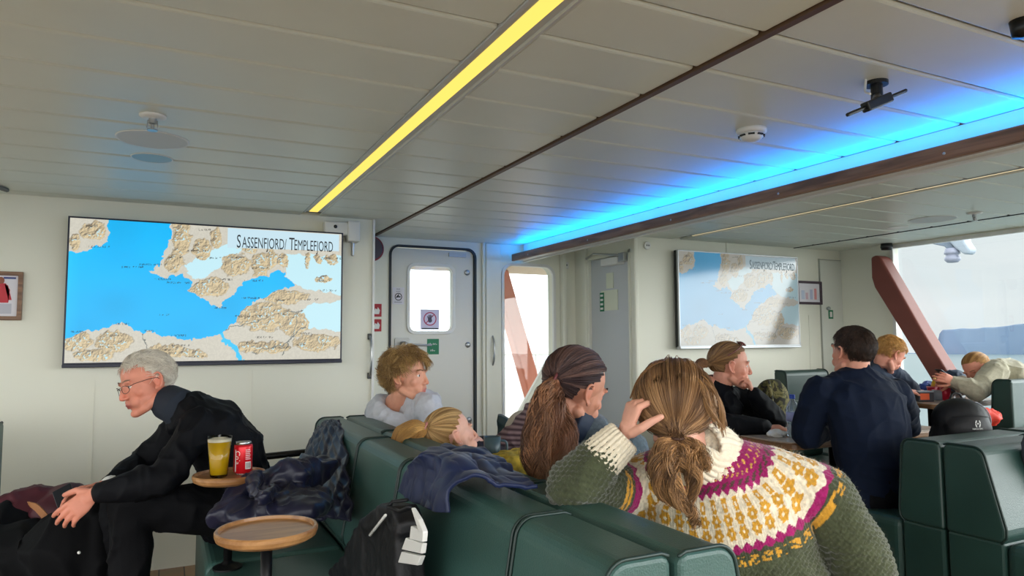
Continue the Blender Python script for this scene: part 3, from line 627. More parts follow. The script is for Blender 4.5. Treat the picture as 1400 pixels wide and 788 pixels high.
# ============================================================ OUTSIDE
wat=mat('sea_water',srgb(104,122,126),.3,bump=.6,bump_scale=.5,noise_amt=.06,noise_scale=.05)
struct('sea',MB().prism([(520*math.cos(a),520*math.sin(a)) for a in np.linspace(0,2*PI,97)[:-1]],(0,0,-9),(1,0,0),(0,1,0),(0,0,-1),1),wat)
hm=mat('far_hills',srgb(88,108,132),.9,noise_amt=.08,noise_scale=.02)
q=MB();vv=[];ff=[];NA=160
for i in range(NA):
    px=1180+i*4.2; az=math.atan2(*(ray(px,470)[:2])); 
    h=-9+ (27+ 1.2*noise(V(i*.07,0,0)) +.5*noise(V(i*.4,3,0)))*.545*smooth01(px,1276,1288)*(1+ (px-1290)*.0022) if px>1276 else -9.5
    for r_,z in ((512,-9.6),(515,float(h)-1.),(530,float(h)),(600,-9.8)): vv.append((r_*math.sin(az),r_*math.cos(az),z))
for i in range(NA-1):
    for k in range(3): a0=i*4+k; ff.append((a0,a0+1,a0+5,a0+4))
q.add(vv,ff); struct('hills',q,hm,smooth=True)
# outer deck beyond doors
dm=mat('deck_paint',srgb(196,190,180),.6); om=mat('strut_orange',srgb(196,120,98),.6); wm=mat('ship_white',srgb(225,226,222),.5); pk=mat('overhang_beige',srgb(222,200,172),.6)
struct('deck',MB().box(1.0,6,YD+.11,9.2,-.1,.0),dm)
struct('deck_canopy',MB().box(0.8,6.5,YD+.1,7.6,2.12,2.2),pk)
t=thing('deck_bulwark','low white ship bulwark with a rail outside the tall window','railing',(3.5,8.8,0))
obj('panel',MB().box(.8,6.5,8.8,8.86,0,.78),wm,t); obj('rail',MB().tube([(.8,8.83,1.12),(6.5,8.83,1.12)],.025,10),wm,t,smooth=True); obj('rail',MB().tube([(.8,8.83,.93),(6.5,8.83,.93)],.012,8),wm,t,smooth=True)
for x in (1.4,2.6,3.9,4.75,5.9): obj('post',MB().tube([(x,8.83,.76),(x,8.83,1.12)],.016,8),wm,t,smooth=True)
Y2=7.2
def xz(px,py): p=onY(px,py,Y2); return (p[0],p[2])
a0,a1=xz(690,383),xz(729,520); s_=((a1[0]-a0[0])/(a1[1]-a0[1]))
f0=lambda z:a0[0]+(z-a0[1])*s_
t=thing('deck_strut','orange-brown diagonal steel strut outside the tall window','strut',(f0(.3),Y2,.0))
obj('beam',MB().prism([(f0(2.12)-.11,2.12),(f0(2.12)+.09,2.12),(f0(0)+.09,0),(f0(0)-.11,0)],(0,Y2,0),(1,0,0),(0,0,1),(0,1,0),.16),om,t,bev=.02)
t=thing('gangway_panel','white slanted gangway side outside the tall window','gangway',(3.6,6.5,0))
def xz2(px,py): p=onY(px,py,6.3); return (p[0],p[2])
g0,g1=xz2(772,452),xz2(690,600); d_=V(g1)-V(g0); 
obj('side_panel',MB().prism([tuple(V(g0)-d_*.5),tuple(V(g0)+d_*1.3),tuple(V(g0)+d_*1.3+V(.75,0)),tuple(V(g0)-d_*.5+V(.75,0))],(0,6.3,0),(1,0,0),(0,0,1),(0,1,0),.06),wm,t,bev=.01)
# davit with lamp outside the side window
t=thing('davit_lamp','blue-grey davit arm with a round lamp outside the side window','davit',onX(1300,330,7.4))
dg=mat('davit_grey',srgb(150,162,176),.5)
def yz2(px,py,X=7.4): return onX(px,py,X)
def plate(pts,X=7.4,th=.14):
    P=[onX(a,b,X) for a,b in pts]; return MB().prism([(p[1],p[2]) for p in P],(X,0,0),(0,1,0),(0,0,1),(1,0,0),th)
obj('arm',plate([(1288,320),(1316,312),(1318,330),(1325,340),(1323,347),(1317,348),(1306,340),(1296,330)]),dg,t,bev=.02)
obj('bracket',plate([(1263,325),(1290,321),(1300,332),(1304,341),(1297,343),(1290,337),(1275,334)],7.45,.08),mat('davit_dark',srgb(110,124,142),.5),t,bev=.01)
lp=onX(1302,350,7.45)
obj('lamp',MB().lathe([(0,.085),(.06,.08),(.075,.04),(.075,.02),(.062,.015),(.062,-.01),(.075,-.015),(.075,-.045),(.05,-.07),(0,-.075)],lp,24),mat('lamp_grey',srgb(140,145,165),.4),t,smooth=True)
# ============================================================ LIGHT
w=bpy.data.worlds.new('sky'); bpy.context.scene.world=w; w.use_nodes=True; nt=w.node_tree; L=nt.links
bg=nt.nodes['Background']; tc=nt.nodes.new('ShaderNodeTexCoord'); dp=nt.nodes.new('ShaderNodeVectorMath'); dp.operation='DOT_PRODUCT'; dp.inputs[1].default_value=tuple(nrm((-.50,-.84,.24))); L.new(tc.outputs['Generated'],dp.inputs[0])
mr=nt.nodes.new('ShaderNodeMapRange'); mr.interpolation_type='SMOOTHSTEP'; mr.inputs['From Min'].default_value=-.35; mr.inputs['From Max'].default_value=.9; mr.inputs['To Min'].default_value=SKY_LO; mr.inputs['To Max'].default_value=SKY_HI; L.new(dp.outputs['Value'],mr.inputs['Value'])
ns=nt.nodes.new('ShaderNodeTexNoise'); ns.inputs['Scale'].default_value=2.2; ns.inputs['Detail'].default_value=4; mpw=nt.nodes.new('ShaderNodeMapping'); mpw.inputs['Scale'].default_value=(1,1,5); L.new(tc.outputs['Generated'],mpw.inputs['Vector']); L.new(mpw.outputs['Vector'],ns.inputs['Vector'])
rp=nt.nodes.new('ShaderNodeValToRGB'); rp.color_ramp.elements[0].position=.35; rp.color_ramp.elements[0].color=(.80,.88,.91,1); rp.color_ramp.elements[1].position=.65; rp.color_ramp.elements[1].color=(.95,.985,1,1); L.new(ns.outputs['Fac'],rp.inputs['Fac'])
mxw=nt.nodes.new('ShaderNodeMixRGB'); L.new(rp.outputs['Color'],mxw.inputs[1]); mxw.inputs[2].default_value=(.985,.995,.985,1); mr2=nt.nodes.new('ShaderNodeMapRange'); mr2.inputs['From Min'].default_value=-.3; mr2.inputs['From Max'].default_value=.4; L.new(dp.outputs['Value'],mr2.inputs['Value']); L.new(mr2.outputs['Result'],mxw.inputs[0]); L.new(mxw.outputs[0],bg.inputs['Color']); dp2=nt.nodes.new('ShaderNodeVectorMath'); dp2.operation='DOT_PRODUCT'; dp2.inputs[1].default_value=tuple(nrm((.20,.97,.14))); L.new(tc.outputs['Generated'],dp2.inputs[0]); mr3=nt.nodes.new('ShaderNodeMapRange'); mr3.interpolation_type='SMOOTHSTEP'; mr3.inputs['From Min'].default_value=.80; mr3.inputs['From Max'].default_value=.98; mr3.inputs['To Max'].default_value=2.6; L.new(dp2.outputs['Value'],mr3.inputs['Value']); ad=nt.nodes.new('ShaderNodeMath'); L.new(mr.outputs['Result'],ad.inputs[0]); L.new(mr3.outputs['Result'],ad.inputs[1]); dp3=nt.nodes.new('ShaderNodeVectorMath'); dp3.operation='DOT_PRODUCT'; dp3.inputs[1].default_value=tuple(nrm((.84,-.50,.20))); L.new(tc.outputs['Generated'],dp3.inputs[0]); mr4=nt.nodes.new('ShaderNodeMapRange'); mr4.interpolation_type='SMOOTHSTEP'; mr4.inputs['From Min'].default_value=.62; mr4.inputs['From Max'].default_value=.97; mr4.inputs['To Max'].default_value=7.0; L.new(dp3.outputs['Value'],mr4.inputs['Value']); ad2=nt.nodes.new('ShaderNodeMath'); L.new(ad.outputs[0],ad2.inputs[0]); L.new(mr4.outputs['Result'],ad2.inputs[1]); L.new(ad2.outputs[0],bg.inputs['Strength'])
# ============================================================ FURNITURE
M['leather']=mat('green_leather_sheen',srgb(56,88,82),.40,spec=.55,noise_amt=.12,noise_scale=5,bump=.25,bump_scale=260)  # base lightened so the colour carries the sheen on the lit backs
M['leather2']=mat('green_leather_plain',srgb(40,66,60),.36,spec=.55,noise_amt=.12,noise_scale=5,bump=.25,bump_scale=260)  # same green leather without the painted sheen
M['piping']=mat('leather_piping',srgb(24,40,36),.4)
M['seamthread']=mat('piping_dark',srgb(30,50,46),.4)
M['plinth']=mat('bench_plinth',srgb(22,26,26),.6)
M['black']=mat('black_metal',srgb(16,17,19),.38,metal=.3)
ST=.51
def profile(inner,top,bot,z0,z1,k=7):
    """cross-section (u,z): inner vertical side at u=inner, outer side slopes from top to bot (signed)"""
    s=1 if top>inner else -1; r=.045; p=[(inner,z0),(inner,z1-.02)]
    p+=[(inner+s*.006,z1-.006),(inner+s*.02,z1)]
    p+=[(top-s*r+s*r*math.sin(a),z1-r+r*math.cos(a)) for a in np.linspace(0,PI/2*.9,k)]
    p+=[(bot-s*.01,z0+.05),(bot-s*.012,z0+.02),(bot-s*.03,z0)]
    return p
def bench(label,axis,inner,top,bot,front,cuts,z1=.92,st=ST,group=None,mt=None,end_cap=True):
    """back rest against plane 'inner'; axis 'Y': runs along Y, profile in X; axis 'X': runs along X, profile in Y"""
    mt=mt or M['leather']; s=1 if top>inner else -1
    c=(( (inner+front)/2,(cuts[0]+cuts[-1])/2,0) if axis=='Y' else ((cuts[0]+cuts[-1])/2,(inner+front)/2,0))
    t=thing('bench_seat',label,'bench',c,group)
    U,N=((1,0,0),(0,1,0)) if axis=='Y' else ((0,1,0),(1,0,0))
    def pt(u,l,z): return (u,l,z) if axis=='Y' else (l,u,z)
    for a,b in zip(cuts[:-1],cuts[1:]):
        pr=profile(inner,top,bot,st-.005,z1)
        o=(0,a+.003,0) if axis=='Y' else (a+.003,0,0)
        back=obj('backrest',MB().prism(pr,o,U,(0,0,1),N,b-a-.006),mt,t,bev=.012,bseg=3)
        loop=lambda l:[pt(u,l,z) for u,z in profile(inner,top+s*.0015,bot+s*.0015,st-.005,z1+.0015)][2:]
        for l in (a+.008,b-.008): obj('piping',MB().tube(loop(l),.0042,6,closed=False),M['seamthread'],back,smooth=True)
        u0,u1=sorted((bot-s*.02,front))
        q=MB(); 
        if axis=='Y': q.box(u0,u1,a+.003,b-.003,.14,st)
        else: q.box(a+.003,b-.003,u0,u1,.14,st)
        obj('seat_cushion',q,mt,t,bev=.035,bseg=4)
    q=MB(); u0,u1=sorted((inner,front-s*.05))
    if axis=='Y': q.box(u0,u1,cuts[0]+.03,cuts[-1]-.03,0,.15)
    else: q.box(cuts[0]+.03,cuts[-1]-.03,u0,u1,0,.15)
    obj('plinth',q,M['plinth'],t)
    q=MB(); u0,u1=sorted((inner+s*.002,bot-s*.02))
    if axis=='Y': q.box(u0,u1,cuts[0]+.006,cuts[-1]-.006,.14,st-.003)
    else: q.box(cuts[0]+.006,cuts[-1]-.006,u0,u1,.14,st-.003)
    obj('back_base',q,mt,t,bev=.01)
    return t
bench('long green leather bench facing the wall screen, its back nearest the camera','Y',.838,.695,.63,.15,[1.04,1.40,2.24,2.80,3.67])
bench('long green leather bench back to back behind the first, occupied by the women','Y',.845,.985,1.06,1.66,[1.03,1.72,2.36,3.0,3.67])
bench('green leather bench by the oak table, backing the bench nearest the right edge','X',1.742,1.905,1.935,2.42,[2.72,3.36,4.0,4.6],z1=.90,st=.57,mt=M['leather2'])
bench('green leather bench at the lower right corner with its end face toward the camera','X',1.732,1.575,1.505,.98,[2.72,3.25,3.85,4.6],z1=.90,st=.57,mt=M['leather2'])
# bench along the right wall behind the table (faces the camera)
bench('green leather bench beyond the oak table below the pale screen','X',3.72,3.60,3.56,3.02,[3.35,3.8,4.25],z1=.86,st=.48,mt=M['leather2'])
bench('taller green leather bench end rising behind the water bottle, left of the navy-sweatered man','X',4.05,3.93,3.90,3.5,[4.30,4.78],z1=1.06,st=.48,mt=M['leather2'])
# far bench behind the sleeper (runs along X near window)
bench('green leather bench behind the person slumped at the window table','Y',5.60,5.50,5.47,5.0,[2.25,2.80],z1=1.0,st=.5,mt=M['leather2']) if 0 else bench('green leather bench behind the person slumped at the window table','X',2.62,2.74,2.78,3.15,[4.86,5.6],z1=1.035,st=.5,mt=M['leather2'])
bench('green leather bench at the far left edge of the picture','X',3.95,3.83,3.78,3.3,[-1.5,-.655],z1=.95,st=.46)
# armrest (black metal bar) at far end of bench
t=thing('armrest','black metal armrest bar at the far end of the bench behind the seated man','armrest',(.45,3.72,ST))
p=onY(362,625,3.70);q_=onY(405,620,3.70)
obj('bar',MB().tube([(p[0]-.03,3.70,p[2]),(q_[0]+.06,3.70,q_[2]+.002)],.017,10),M['black'],t,smooth=True)
obj('post',MB().tube([(p[0]-.01,3.70,p[2]-.005),(p[0]-.01,3.70,.1)],.014,8),M['black'],t,smooth=True); obj('foot',MB().lathe([(0,0),(.05,0),(.05,.01),(.02,.02),(.014,.1)],(p[0]-.01,3.70,0),20),M['black'],t)
# little round tray tables on poles
wt=wood('tray_oak',srgb(178,132,84),srgb(140,96,56),.3,(2,16,16),2.5)
def tray(label,px,py,D,base):
    c=at(px,py,D); r=.124; t=thing('tray_table',label,'side table',(c[0],c[1],base))
    obj('table_top',MB().lathe([(0,-.024),(r*.86,-.024),(r*.97,-.016),(r,-.006),(r,.002),(r*.975,.006),(r*.93,.006),(r*.915,-.001),(r*.9,-.003),(0,-.003)],c,64),wt,t,smooth=False,bev=0)
    obj('pole',MB().tube([(c[0],c[1],base+.01),(c[0],c[1],c[2]-.03)],.0145,16,round_caps=False),M['black'],t,smooth=True)
    obj('mounting_plate',MB().lathe([(0,0),(.055,0),(.055,-.008),(0,-.008)],(c[0],c[1],c[2]-.024),24),M['black'],t)
    obj('base_flange',MB().lathe([(0,.004),(.05,.004),(.05,.010),(.022,.022),(.0145,.03)],(c[0],c[1],base-.004),24),M['black'],t)
    return c
tb=tray('round oak tray table carrying the beer glass and the red can',314,649,2.5,ST)
tf=tray('empty round oak tray table nearest the camera',365,724,1.76,ST)
# beer glass
def glassmat():
    m=bpy.data.materials.new('clear_glass');m.use_nodes=True;nt=m.node_tree;nt.nodes.remove(nt.nodes['Principled BSDF'])
    t=nt.nodes.new('ShaderNodeBsdfTransparent');t.inputs[0].default_value=(.96,.97,.97,1);g=nt.nodes.new('ShaderNodeBsdfGlossy');g.inputs['Roughness'].default_value=.03
    f=nt.nodes.new('ShaderNodeFresnel');f.inputs[0].default_value=1.45;mx=nt.nodes.new('ShaderNodeMixShader');L=nt.links;L.new(f.outputs[0],mx.inputs[0]);L.new(t.outputs[0],mx.inputs[1]);L.new(g.outputs[0],mx.inputs[2]);L.new(mx.outputs[0],nt.nodes['Material Output'].inputs[0]);return m
c=at(299,651,2.47); c[2]=tb[2]-.003
t=thing('beer_glass','pint glass of golden beer standing on the round tray table','glass',c)
h=.142
obj('glass_body',MB().lathe([(0,.001),(.026,.001),(.029,.004),(.0415,h),(.0395,h),(.0275,.012),(0,.010)],c,48),glassmat(),t,smooth=True)
beer=mat('beer',srgb(196,158,18),.12,spec=.4)
obj('beer',MB().lathe([(0,.0105),(.0276,.0105),(.0390,h-.018),(0,h-.018)],c,48),beer,t,smooth=False)
obj('foam',MB().lathe([(0,h-.0178),(.0388,h-.0178),(.0392,h-.009),(.036,h-.007),(0,h-.0075)],c,48),mat('beer_foam',srgb(238,232,210),.7,bump=.4,bump_scale=300),t,smooth=False)
# can
c=at(332,642,2.53); c[2]=tb[2]-.003
t=thing('drink_can','red and white soft drink can beside the beer glass','can',c)
rd=mat('can_red',srgb(214,24,38),.28,metal=.25); al=mat('can_aluminium',srgb(200,202,204),.25,metal=.9)
obj('can_body',MB().lathe([(.024,.002),(.0325,.010),(.0325,.098),(.030,.106)],c,48),rd,t,smooth=True)
obj('can_base',MB().lathe([(0,.004),(.022,.002),(.024,0),(.0255,.003)],c,48),al,t,smooth=True)
obj('can_lid',MB().lathe([(.0302,.106),(.0268,.1125),(.0272,.115),(.0255,.115),(.025,.1105),(0,.1105)],c,48),al,t,smooth=True)
obj('pull_tab',MB().lathe([(.004,0),(.009,0),(.009,.0015),(.004,.0015)],c+V(.004,-.002,.1112),16),al,t)
# wrap label pieces on can
def wrap(c,r,a0,a1,z0,z1,n=10):
    v=[];f=[]
    for i in range(n+1):
        a=a0+(a1-a0)*i/n
        for z in (z0,z1): v.append(c+V(r*math.cos(a),r*math.sin(a),z))
    for i in range(n): f.append((2*i,2*i+2,2*i+3,2*i+1))
    return v,f
def wb(*a,**k): q=MB(); q.add(*wrap(*a,**k)); return q
vd=math.atan2(-c[1],-c[0])
obj('label_panel',wb(c,.0327,vd+.25,vd+.95,.020,.046),mat('can_white',srgb(236,228,224),.35),t,recalc=False)
for k in range(7): obj('barcode_line',wb(c,.03285,vd+.3+k*.085,vd+.335+k*.085,.023,.043,2),M['ink'],t,recalc=False)
for k in range(6): obj('label_text_line',wb(c,.0328,vd+.25,vd+.9-.12*(k%2),.054+k*.0065,.057+k*.0065),mat('can_white2',srgb(236,200,200),.35) if k==0 else bpy.data.materials['can_white2'],t,recalc=False)
# script lettering on the left side of the can
for body,z,s_ in (('Cola',.070,.026),):
    tt=text('lettering',body,bpy.data.materials['can_white'],(0,0,0),(1,0,0),(0,1,0),s_,t,1,'CENTER',.0)
    a=getco(tt.data)-0; ang=vd-.62+a[:,1]/.0329*1.0; 
    setco(tt.data,np.stack([c[0]+.0330*np.cos(ang),c[1]+.0330*np.sin(ang),c[2]+.062-a[:,0]*1.0],1))
obj('ribbon_band',wb(c,.0328,vd-.95,vd-.80,.012,.09),bpy.data.materials['can_white'],t,recalc=False)
# oak table 1
def edge_table(label,x0,x1,y0,y1,z,r=.09,th=.035,topc=srgb(176,160,146)):
    t=thing('dining_table',label,'table',((x0+x1)/2,(y0+y1)/2,0))
    obj('table_top',MB().prism(rrect(x0+.004,x1-.004,y0+.004,y1-.004,r),(0,0,z-.004),(1,0,0),(0,1,0),(0,0,1),.006),mat('table_laminate',topc,.3,noise_amt=.08,noise_scale=3,stretch=(1,6,1)),t,bev=.002)
    obj('table_edge',MB().prism(rrect(x0,x1,y0,y1,r),(0,0,z-th),(1,0,0),(0,1,0),(0,0,1),th-.003),wood('table_oak',srgb(150,112,78),srgb(112,78,50),.35,(2,2,20),3),t,bev=.006)
    cx,cy=(x0+x1)/2,(y0+y1)/2
    obj('leg',MB().tube([(cx,cy,.02),(cx,cy,z-th)],.035,20,round_caps=False),M['black'],t,smooth=True)
    obj('foot_plate',MB().lathe([(0,0),(.24,0),(.24,.01),(.05,.03),(.035,.05)],(cx,cy,0),32),M['black'],t)
TZ=.80
edge_table('oak-edged table where the woman and the navy-shirted man sit',2.73,3.95,2.47,2.98,TZ)
edge_table('oak-edged table by the side window crowded with drinks and boxes',4.72,5.55,3.02,3.62,.855,r=.05)
# white-edged ledge at the right
t=thing('partition_ledge','low dark partition with a white top edge behind the bench at the right','partition',(5.0,2.72,0))
obj('panel',MB().box(4.3,5.62,2.50,2.53,0,.70),M['plinth'],t); obj('top_edge',MB().box(4.3,5.62,2.48,2.56,.70,.73),M['white'],t,bev=.004)
# water bottle
c=at(1084,572,3.62); c[2]=TZ+.003
t=thing('water_bottle','clear plastic water bottle with a blue cap on the oak table','bottle',c)
obj('bottle_body',MB().lathe([(0,.004),(.022,0),(.030,.006),(.032,.02),(.030,.035),(.032,.05),(.030,.07),(.0325,.08),(.0325,.125),(.030,.132),(.032,.145),(.026,.165),(.014,.185),(.012,.195),(.012,.2)],c,32),mat('bottle_plastic',srgb(205,222,238),.08,trans=.75,ior=1.2),t,smooth=True)
obj('cap',MB().lathe([(.0145,.196),(.0145,.214),(.012,.217),(0,.217)],c,24),mat('cap_blue',srgb(40,80,190),.4),t)
obj('bottle_label',MB().lathe([(.0332,.08),(.0332,.125)],c,32),mat('label_lilac',srgb(165,170,215),.4),t,smooth=True)
# crumpled napkin
c=at(1062,573,3.63); c[2]=TZ+.02
q=MB(); q.ell((0,0,0),(.055,.035,.022),None,28,18); v=np.array(q.v); v*= (1+.35*noise(v*60,4))[:,None]; q.v=[tuple(p+c) for p in v]
tag(obj('paper_napkin',q,M['white'],smooth=False),'crumpled white napkin on the oak table beside the hand','napkin')
# camouflage backpack (beside the bottle)
def bagsoup(name,prims,mt,vox=.008,parent=None,amp=.006,freq=14,seed=1,it=6):
    me=remesh(prims,vox,it); v=getco(me);n=getno(me); v=v+n*(amp*1.4*crease(v,freq*.7,seed)+amp*.5*(1-2*np.abs(noise(v*freq,seed))))[:,None]; setco(me,v)
    return obj(name,me,mt,parent,smooth=True,recalc=False)
camo=mat('camo_cloth',srgb(70,70,40),.8); nt=camo.node_tree;L=nt.links
t_=nt.nodes.new('ShaderNodeTexCoord');n_=nt.nodes.new('ShaderNodeTexNoise');n_.inputs['Scale'].default_value=14;n_.inputs['Distortion'].default_value=1.2;r_=nt.nodes.new('ShaderNodeValToRGB');r_.color_ramp.interpolation='CONSTANT'
r_.color_ramp.elements[0].color=srgb(40,38,28);r_.color_ramp.elements[1].position=.47;r_.color_ramp.elements[1].color=srgb(86,84,44)
for p_,c_ in ((.54,srgb(120,112,70)),(.62,srgb(56,50,30))): e=r_.color_ramp.elements.new(p_); e.color=c_
L.new(t_.outputs['Object'],n_.inputs['Vector']);L.new(n_.outputs['Fac'],r_.inputs['Fac']);L.new(r_.outputs['Color'],nt.nodes['Principled BSDF'].inputs['Base Color'])
c=at(1054,548,4.12)
t=thing('camouflage_backpack','camouflage backpack standing behind the table between the woman and the bottle','backpack',(c[0],c[1],.5))
obj_c=bagsoup('bag_body',MB().ell(c+V(0,0,-.02),(.12,.09,.15)).ell(c+V(.0,0,-.16),(.13,.10,.2)).ell(c+V(0,.0,-.32),(.13,.10,.14)),camo,parent=t)
obj('strap',MB().tube(spline([c+V(-.07,-.05,.12),c+V(-.09,-.09,.02),c+V(-.1,-.10,-.15)],10),.012,8,ratio=.4),camo,t,smooth=True)
# black backpack with small white emblem (right)
pb=at(1312,566,3.3); nb=mat('black_nylon',srgb(11,12,17),.55,bump=.2,bump_scale=200)
t=thing('black_backpack','black backpack with a small white emblem standing on the bench by the window table','backpack',(pb[0],pb[1],.6))
Rb=frame(-cf_*V(1,1,0),(0,0,1))
q=MB().ell(pb+V(0,0,-.03),(.128,.10,.105),Rb).ell(pb+V(0,0,-.12),(.142,.105,.13),Rb).ell(pb+Rb@V(0,.05,-.07),(.11,.07,.10),Rb)
obj('bag_body',(lambda me:me)(remesh(q,.006,8)),nb,t,smooth=True,recalc=False)
def dome(x,zz): return pb+Rb@V(x,.10*math.sqrt(max(.02,1-(x/.128)**2-(zz/.105)**2))+.004,-.03+zz)
obj('zip_piping',MB().tube([dome(-.045-.062*math.sin(a),.088*math.cos(a)) for a in np.linspace(.05,1.7,16)],.0022,6),mat('piping_grey',srgb(150,152,160),.5),t,smooth=True)
obj('zip_piping',MB().tube([dome(x,.03-.9*x*x) for x in np.linspace(-.09,.09,14)],.0018,6),M['black'],t,smooth=True)
obj('carry_handle',MB().tube(spline([pb+V(0,0,.066)+Rb@V(-.03,-.02,0),pb+V(0,0,.092)+Rb@V(-.015,-.02,0),pb+V(0,0,.092)+Rb@V(.015,-.02,0),pb+V(0,0,.066)+Rb@V(.03,-.02,0)],9),.005,8),nb,t,smooth=True)
obj('front_pocket',remesh(MB().ell(pb+Rb@V(0,.075,-.12),(.085,.045,.07),Rb),.006,3),nb,t,smooth=True,recalc=False)
e=pb+Rb@V(.0,.128,-.03); SX,SZ=Rb[:,0]*-1,V(0,0,1)
q=MB()
for sx in (-1,1):
    q.obb(e+SX*sx*.0085+SZ*.006,(.0022,.001,.007),Rb@np.array([[math.cos(.3*sx),0,math.sin(.3*sx)],[0,1,0],[-math.sin(.3*sx),0,math.cos(.3*sx)]])); q.obb(e+SX*sx*.0085-SZ*.010,(.0022,.001,.007),Rb@np.array([[math.cos(-.3*sx),0,math.sin(-.3*sx)],[0,1,0],[-math.sin(-.3*sx),0,math.cos(-.3*sx)]]))
q.ell(e+SZ*-.002,(.0035,.001,.0035),Rb)
obj('emblem',q,M['white'],t); text('emblem_lettering','HAGLOFS',M['white'],e-SZ*.026+Rb@V(0,-.003,0),SX,SZ,.011,t)
# ---------------- items on window table
TW=.858
def on_table(px,py,D): 
    c=at(px,py,D); c[2]=TW; return c
c=on_table(1262,546,4.98); t=thing('food_box','dark box with an orange label at the near edge of the window table','box',c)
Rt=frame((-.4,-.9,0),(0,0,1))
obj('box_body',MB().obb(c+V(0,0,.034),(.055,.04,.034),Rt),mat('box_dark',srgb(54,52,58),.5),t,bev=.004); obj('label',MB().obb(c+V(0,0,.036)+Rt@V(.012,.0405,0),(.033,.001,.022),Rt),mat('label_orange',srgb(225,95,45),.5),t); obj('lid',MB().obb(c+V(0,0,.070),(.057,.042,.004),Rt),mat('box_grey',srgb(160,165,175),.4),t,bev=.002)
c=on_table(1283,545,5.08); t=thing('plastic_tub','clear grey plastic tub next to the orange-labelled box','tub',c); obj('tub_body',MB().lathe([(0,0),(.035,0),(.042,.07),(.040,.07),(.034,.004),(0,.004)],c,24),mat('tub_clear',srgb(190,200,215),.2,trans=.5),t,smooth=True)
for px,h_,lab in ((1275,.085,'red paper cup behind the plastic tub on the window table'),(1287,.092,'middle red drinks cup on the window table'),(1293,.10,'rightmost red drinks cup on the window table')):
    c=on_table(px,543,5.2 if px<1290 else 5.05); t=thing('drinks_cup',lab,'cup',c,'red cups on the window table')
    obj('cup_body',MB().lathe([(0,0),(.026,0),(.036,h_),(.034,h_),(.025,.003),(0,.003)],c,24),mat('cup_red_%d'%px,srgb(190,28,58),.35),t,smooth=True); obj('cup_rim',MB().tube([c+V(.036*math.cos(a),.036*math.sin(a),h_) for a in np.linspace(0,2*PI,25)[:-1]],.002,6,closed=True),mat('cup_rim_%d'%px,srgb(220,120,130),.4),t)
c=on_table(1279,540,5.32); t=thing('mustard_bottle','yellow squeeze bottle standing among the red cups','bottle',c); obj('bottle_body',MB().lathe([(0,0),(.026,0),(.028,.09),(.02,.115),(.012,.13),(.004,.165),(0,.166)],c,24),mat('mustard_yellow',srgb(222,180,60),.4),t,smooth=True); obj('cap',MB().lathe([(.013,.128),(.011,.14),(.0045,.165)],c,16),mat('cap_yellow',srgb(235,200,110),.4),t)
c=on_table(1271,538,5.4); t=thing('blue_bag','blue crumpled packet behind the yellow bottle','packet',c); bagsoup('packet_body',MB().ell(c+V(0,0,.06),(.11,.05,.055)),mat('packet_blue',srgb(44,70,150),.4),.006,t,.006,30)
c=on_table(1238,531,5.35); t=thing('white_packet','small white packet by the blond boy on the window table','packet',c); obj('packet_body',MB().obb(c+V(0,0,.02),(.05,.03,.02),Rt),M['white'],t,bev=.006)
c=on_table(1312,542,5.0); t=thing('plastic_cup','clear plastic cup lying in front of the slumped person','cup',c); obj('cup_body',MB().tube([c+V(-.03,0,.026),c+V(.05,.02,.03)],[.022,.03],20,round_caps=False),mat('cup_clear',srgb(205,200,205),.2,trans=.6),t)
c=on_table(1301,533,5.25); bagc=at(1309,516,5.35); t=thing('dark_bag','dark navy bag heaped against the window behind the table','bag',(bagc[0],bagc[1],TW)); bagsoup('bag_body',MB().ell(bagc+V(0,.02,-.01),(.10,.07,.065)).ell(bagc+V(.02,0,-.06),(.12,.08,.06)),mat('bag_navy',srgb(44,58,78),.7),.008,t,.008,18)
c=at(1355,571,4.3); t=thing('red_garment','bright red garment bundled on the bench behind the black backpack','garment',c); bagsoup('garment_cloth',MB().ell(c+V(0,0,.0),(.06,.05,.045)).ell(c+V(-.04,.02,.03),(.03,.03,.03)),mat('garment_red',srgb(222,60,40),.6),.006,t,.01,24)
# grey thing at right edge
c=at(1413,606,2.66); t=thing('grey_garment','grey garment draped on the bench back at the right edge','garment',c); bagsoup('garment_cloth',MB().tube([c+V(.04,0,.06),c+V(0,0,-.05),c+V(.02,0,-.16)],[.03,.045,.03],14),mat('garment_grey',srgb(70,76,84),.8),.008,t,.006,20)
# mug held near the reclining girl and other stuff beyond
c=at(673,613,2.75); t=thing('travel_mug','dark grey mug standing behind the reclining girl','mug',c)
obj('mug_body',MB().lathe([(0,-.05),(.030,-.05),(.034,.045),(.031,.045),(.028,-.045),(0,-.045)],c,32),mat('mug_grey',srgb(62,82,90),.4),t,smooth=True)
obj('handle',MB().tube(spline([c+V(.03,-.01,.03),c+V(.055,-.015,.02),c+V(.053,-.015,-.02),c+V(.03,-.01,-.03)],10),.005,8),mat('mug_grey2',srgb(62,82,90),.4),t,smooth=True)
c=at(683,638,2.62); mt_y=mat('scarf_yellow',srgb(200,170,60),.8,noise_amt=.5,noise_scale=30)
drape('patterned_scarf',[[at(655,628,2.7),at(680,618,2.75),at(712,612,2.8)],[at(668,640,2.6),at(690,628,2.62),at(715,622,2.66)],[at(668,662,2.58),at(700,662,2.58),at(730,655,2.6)]],mt_y,24,24,.008,20,3)
tag(bpy.data.objects['patterned_scarf'],'yellow patterned scarf on the bench between the girl and the dark-haired woman','scarf')
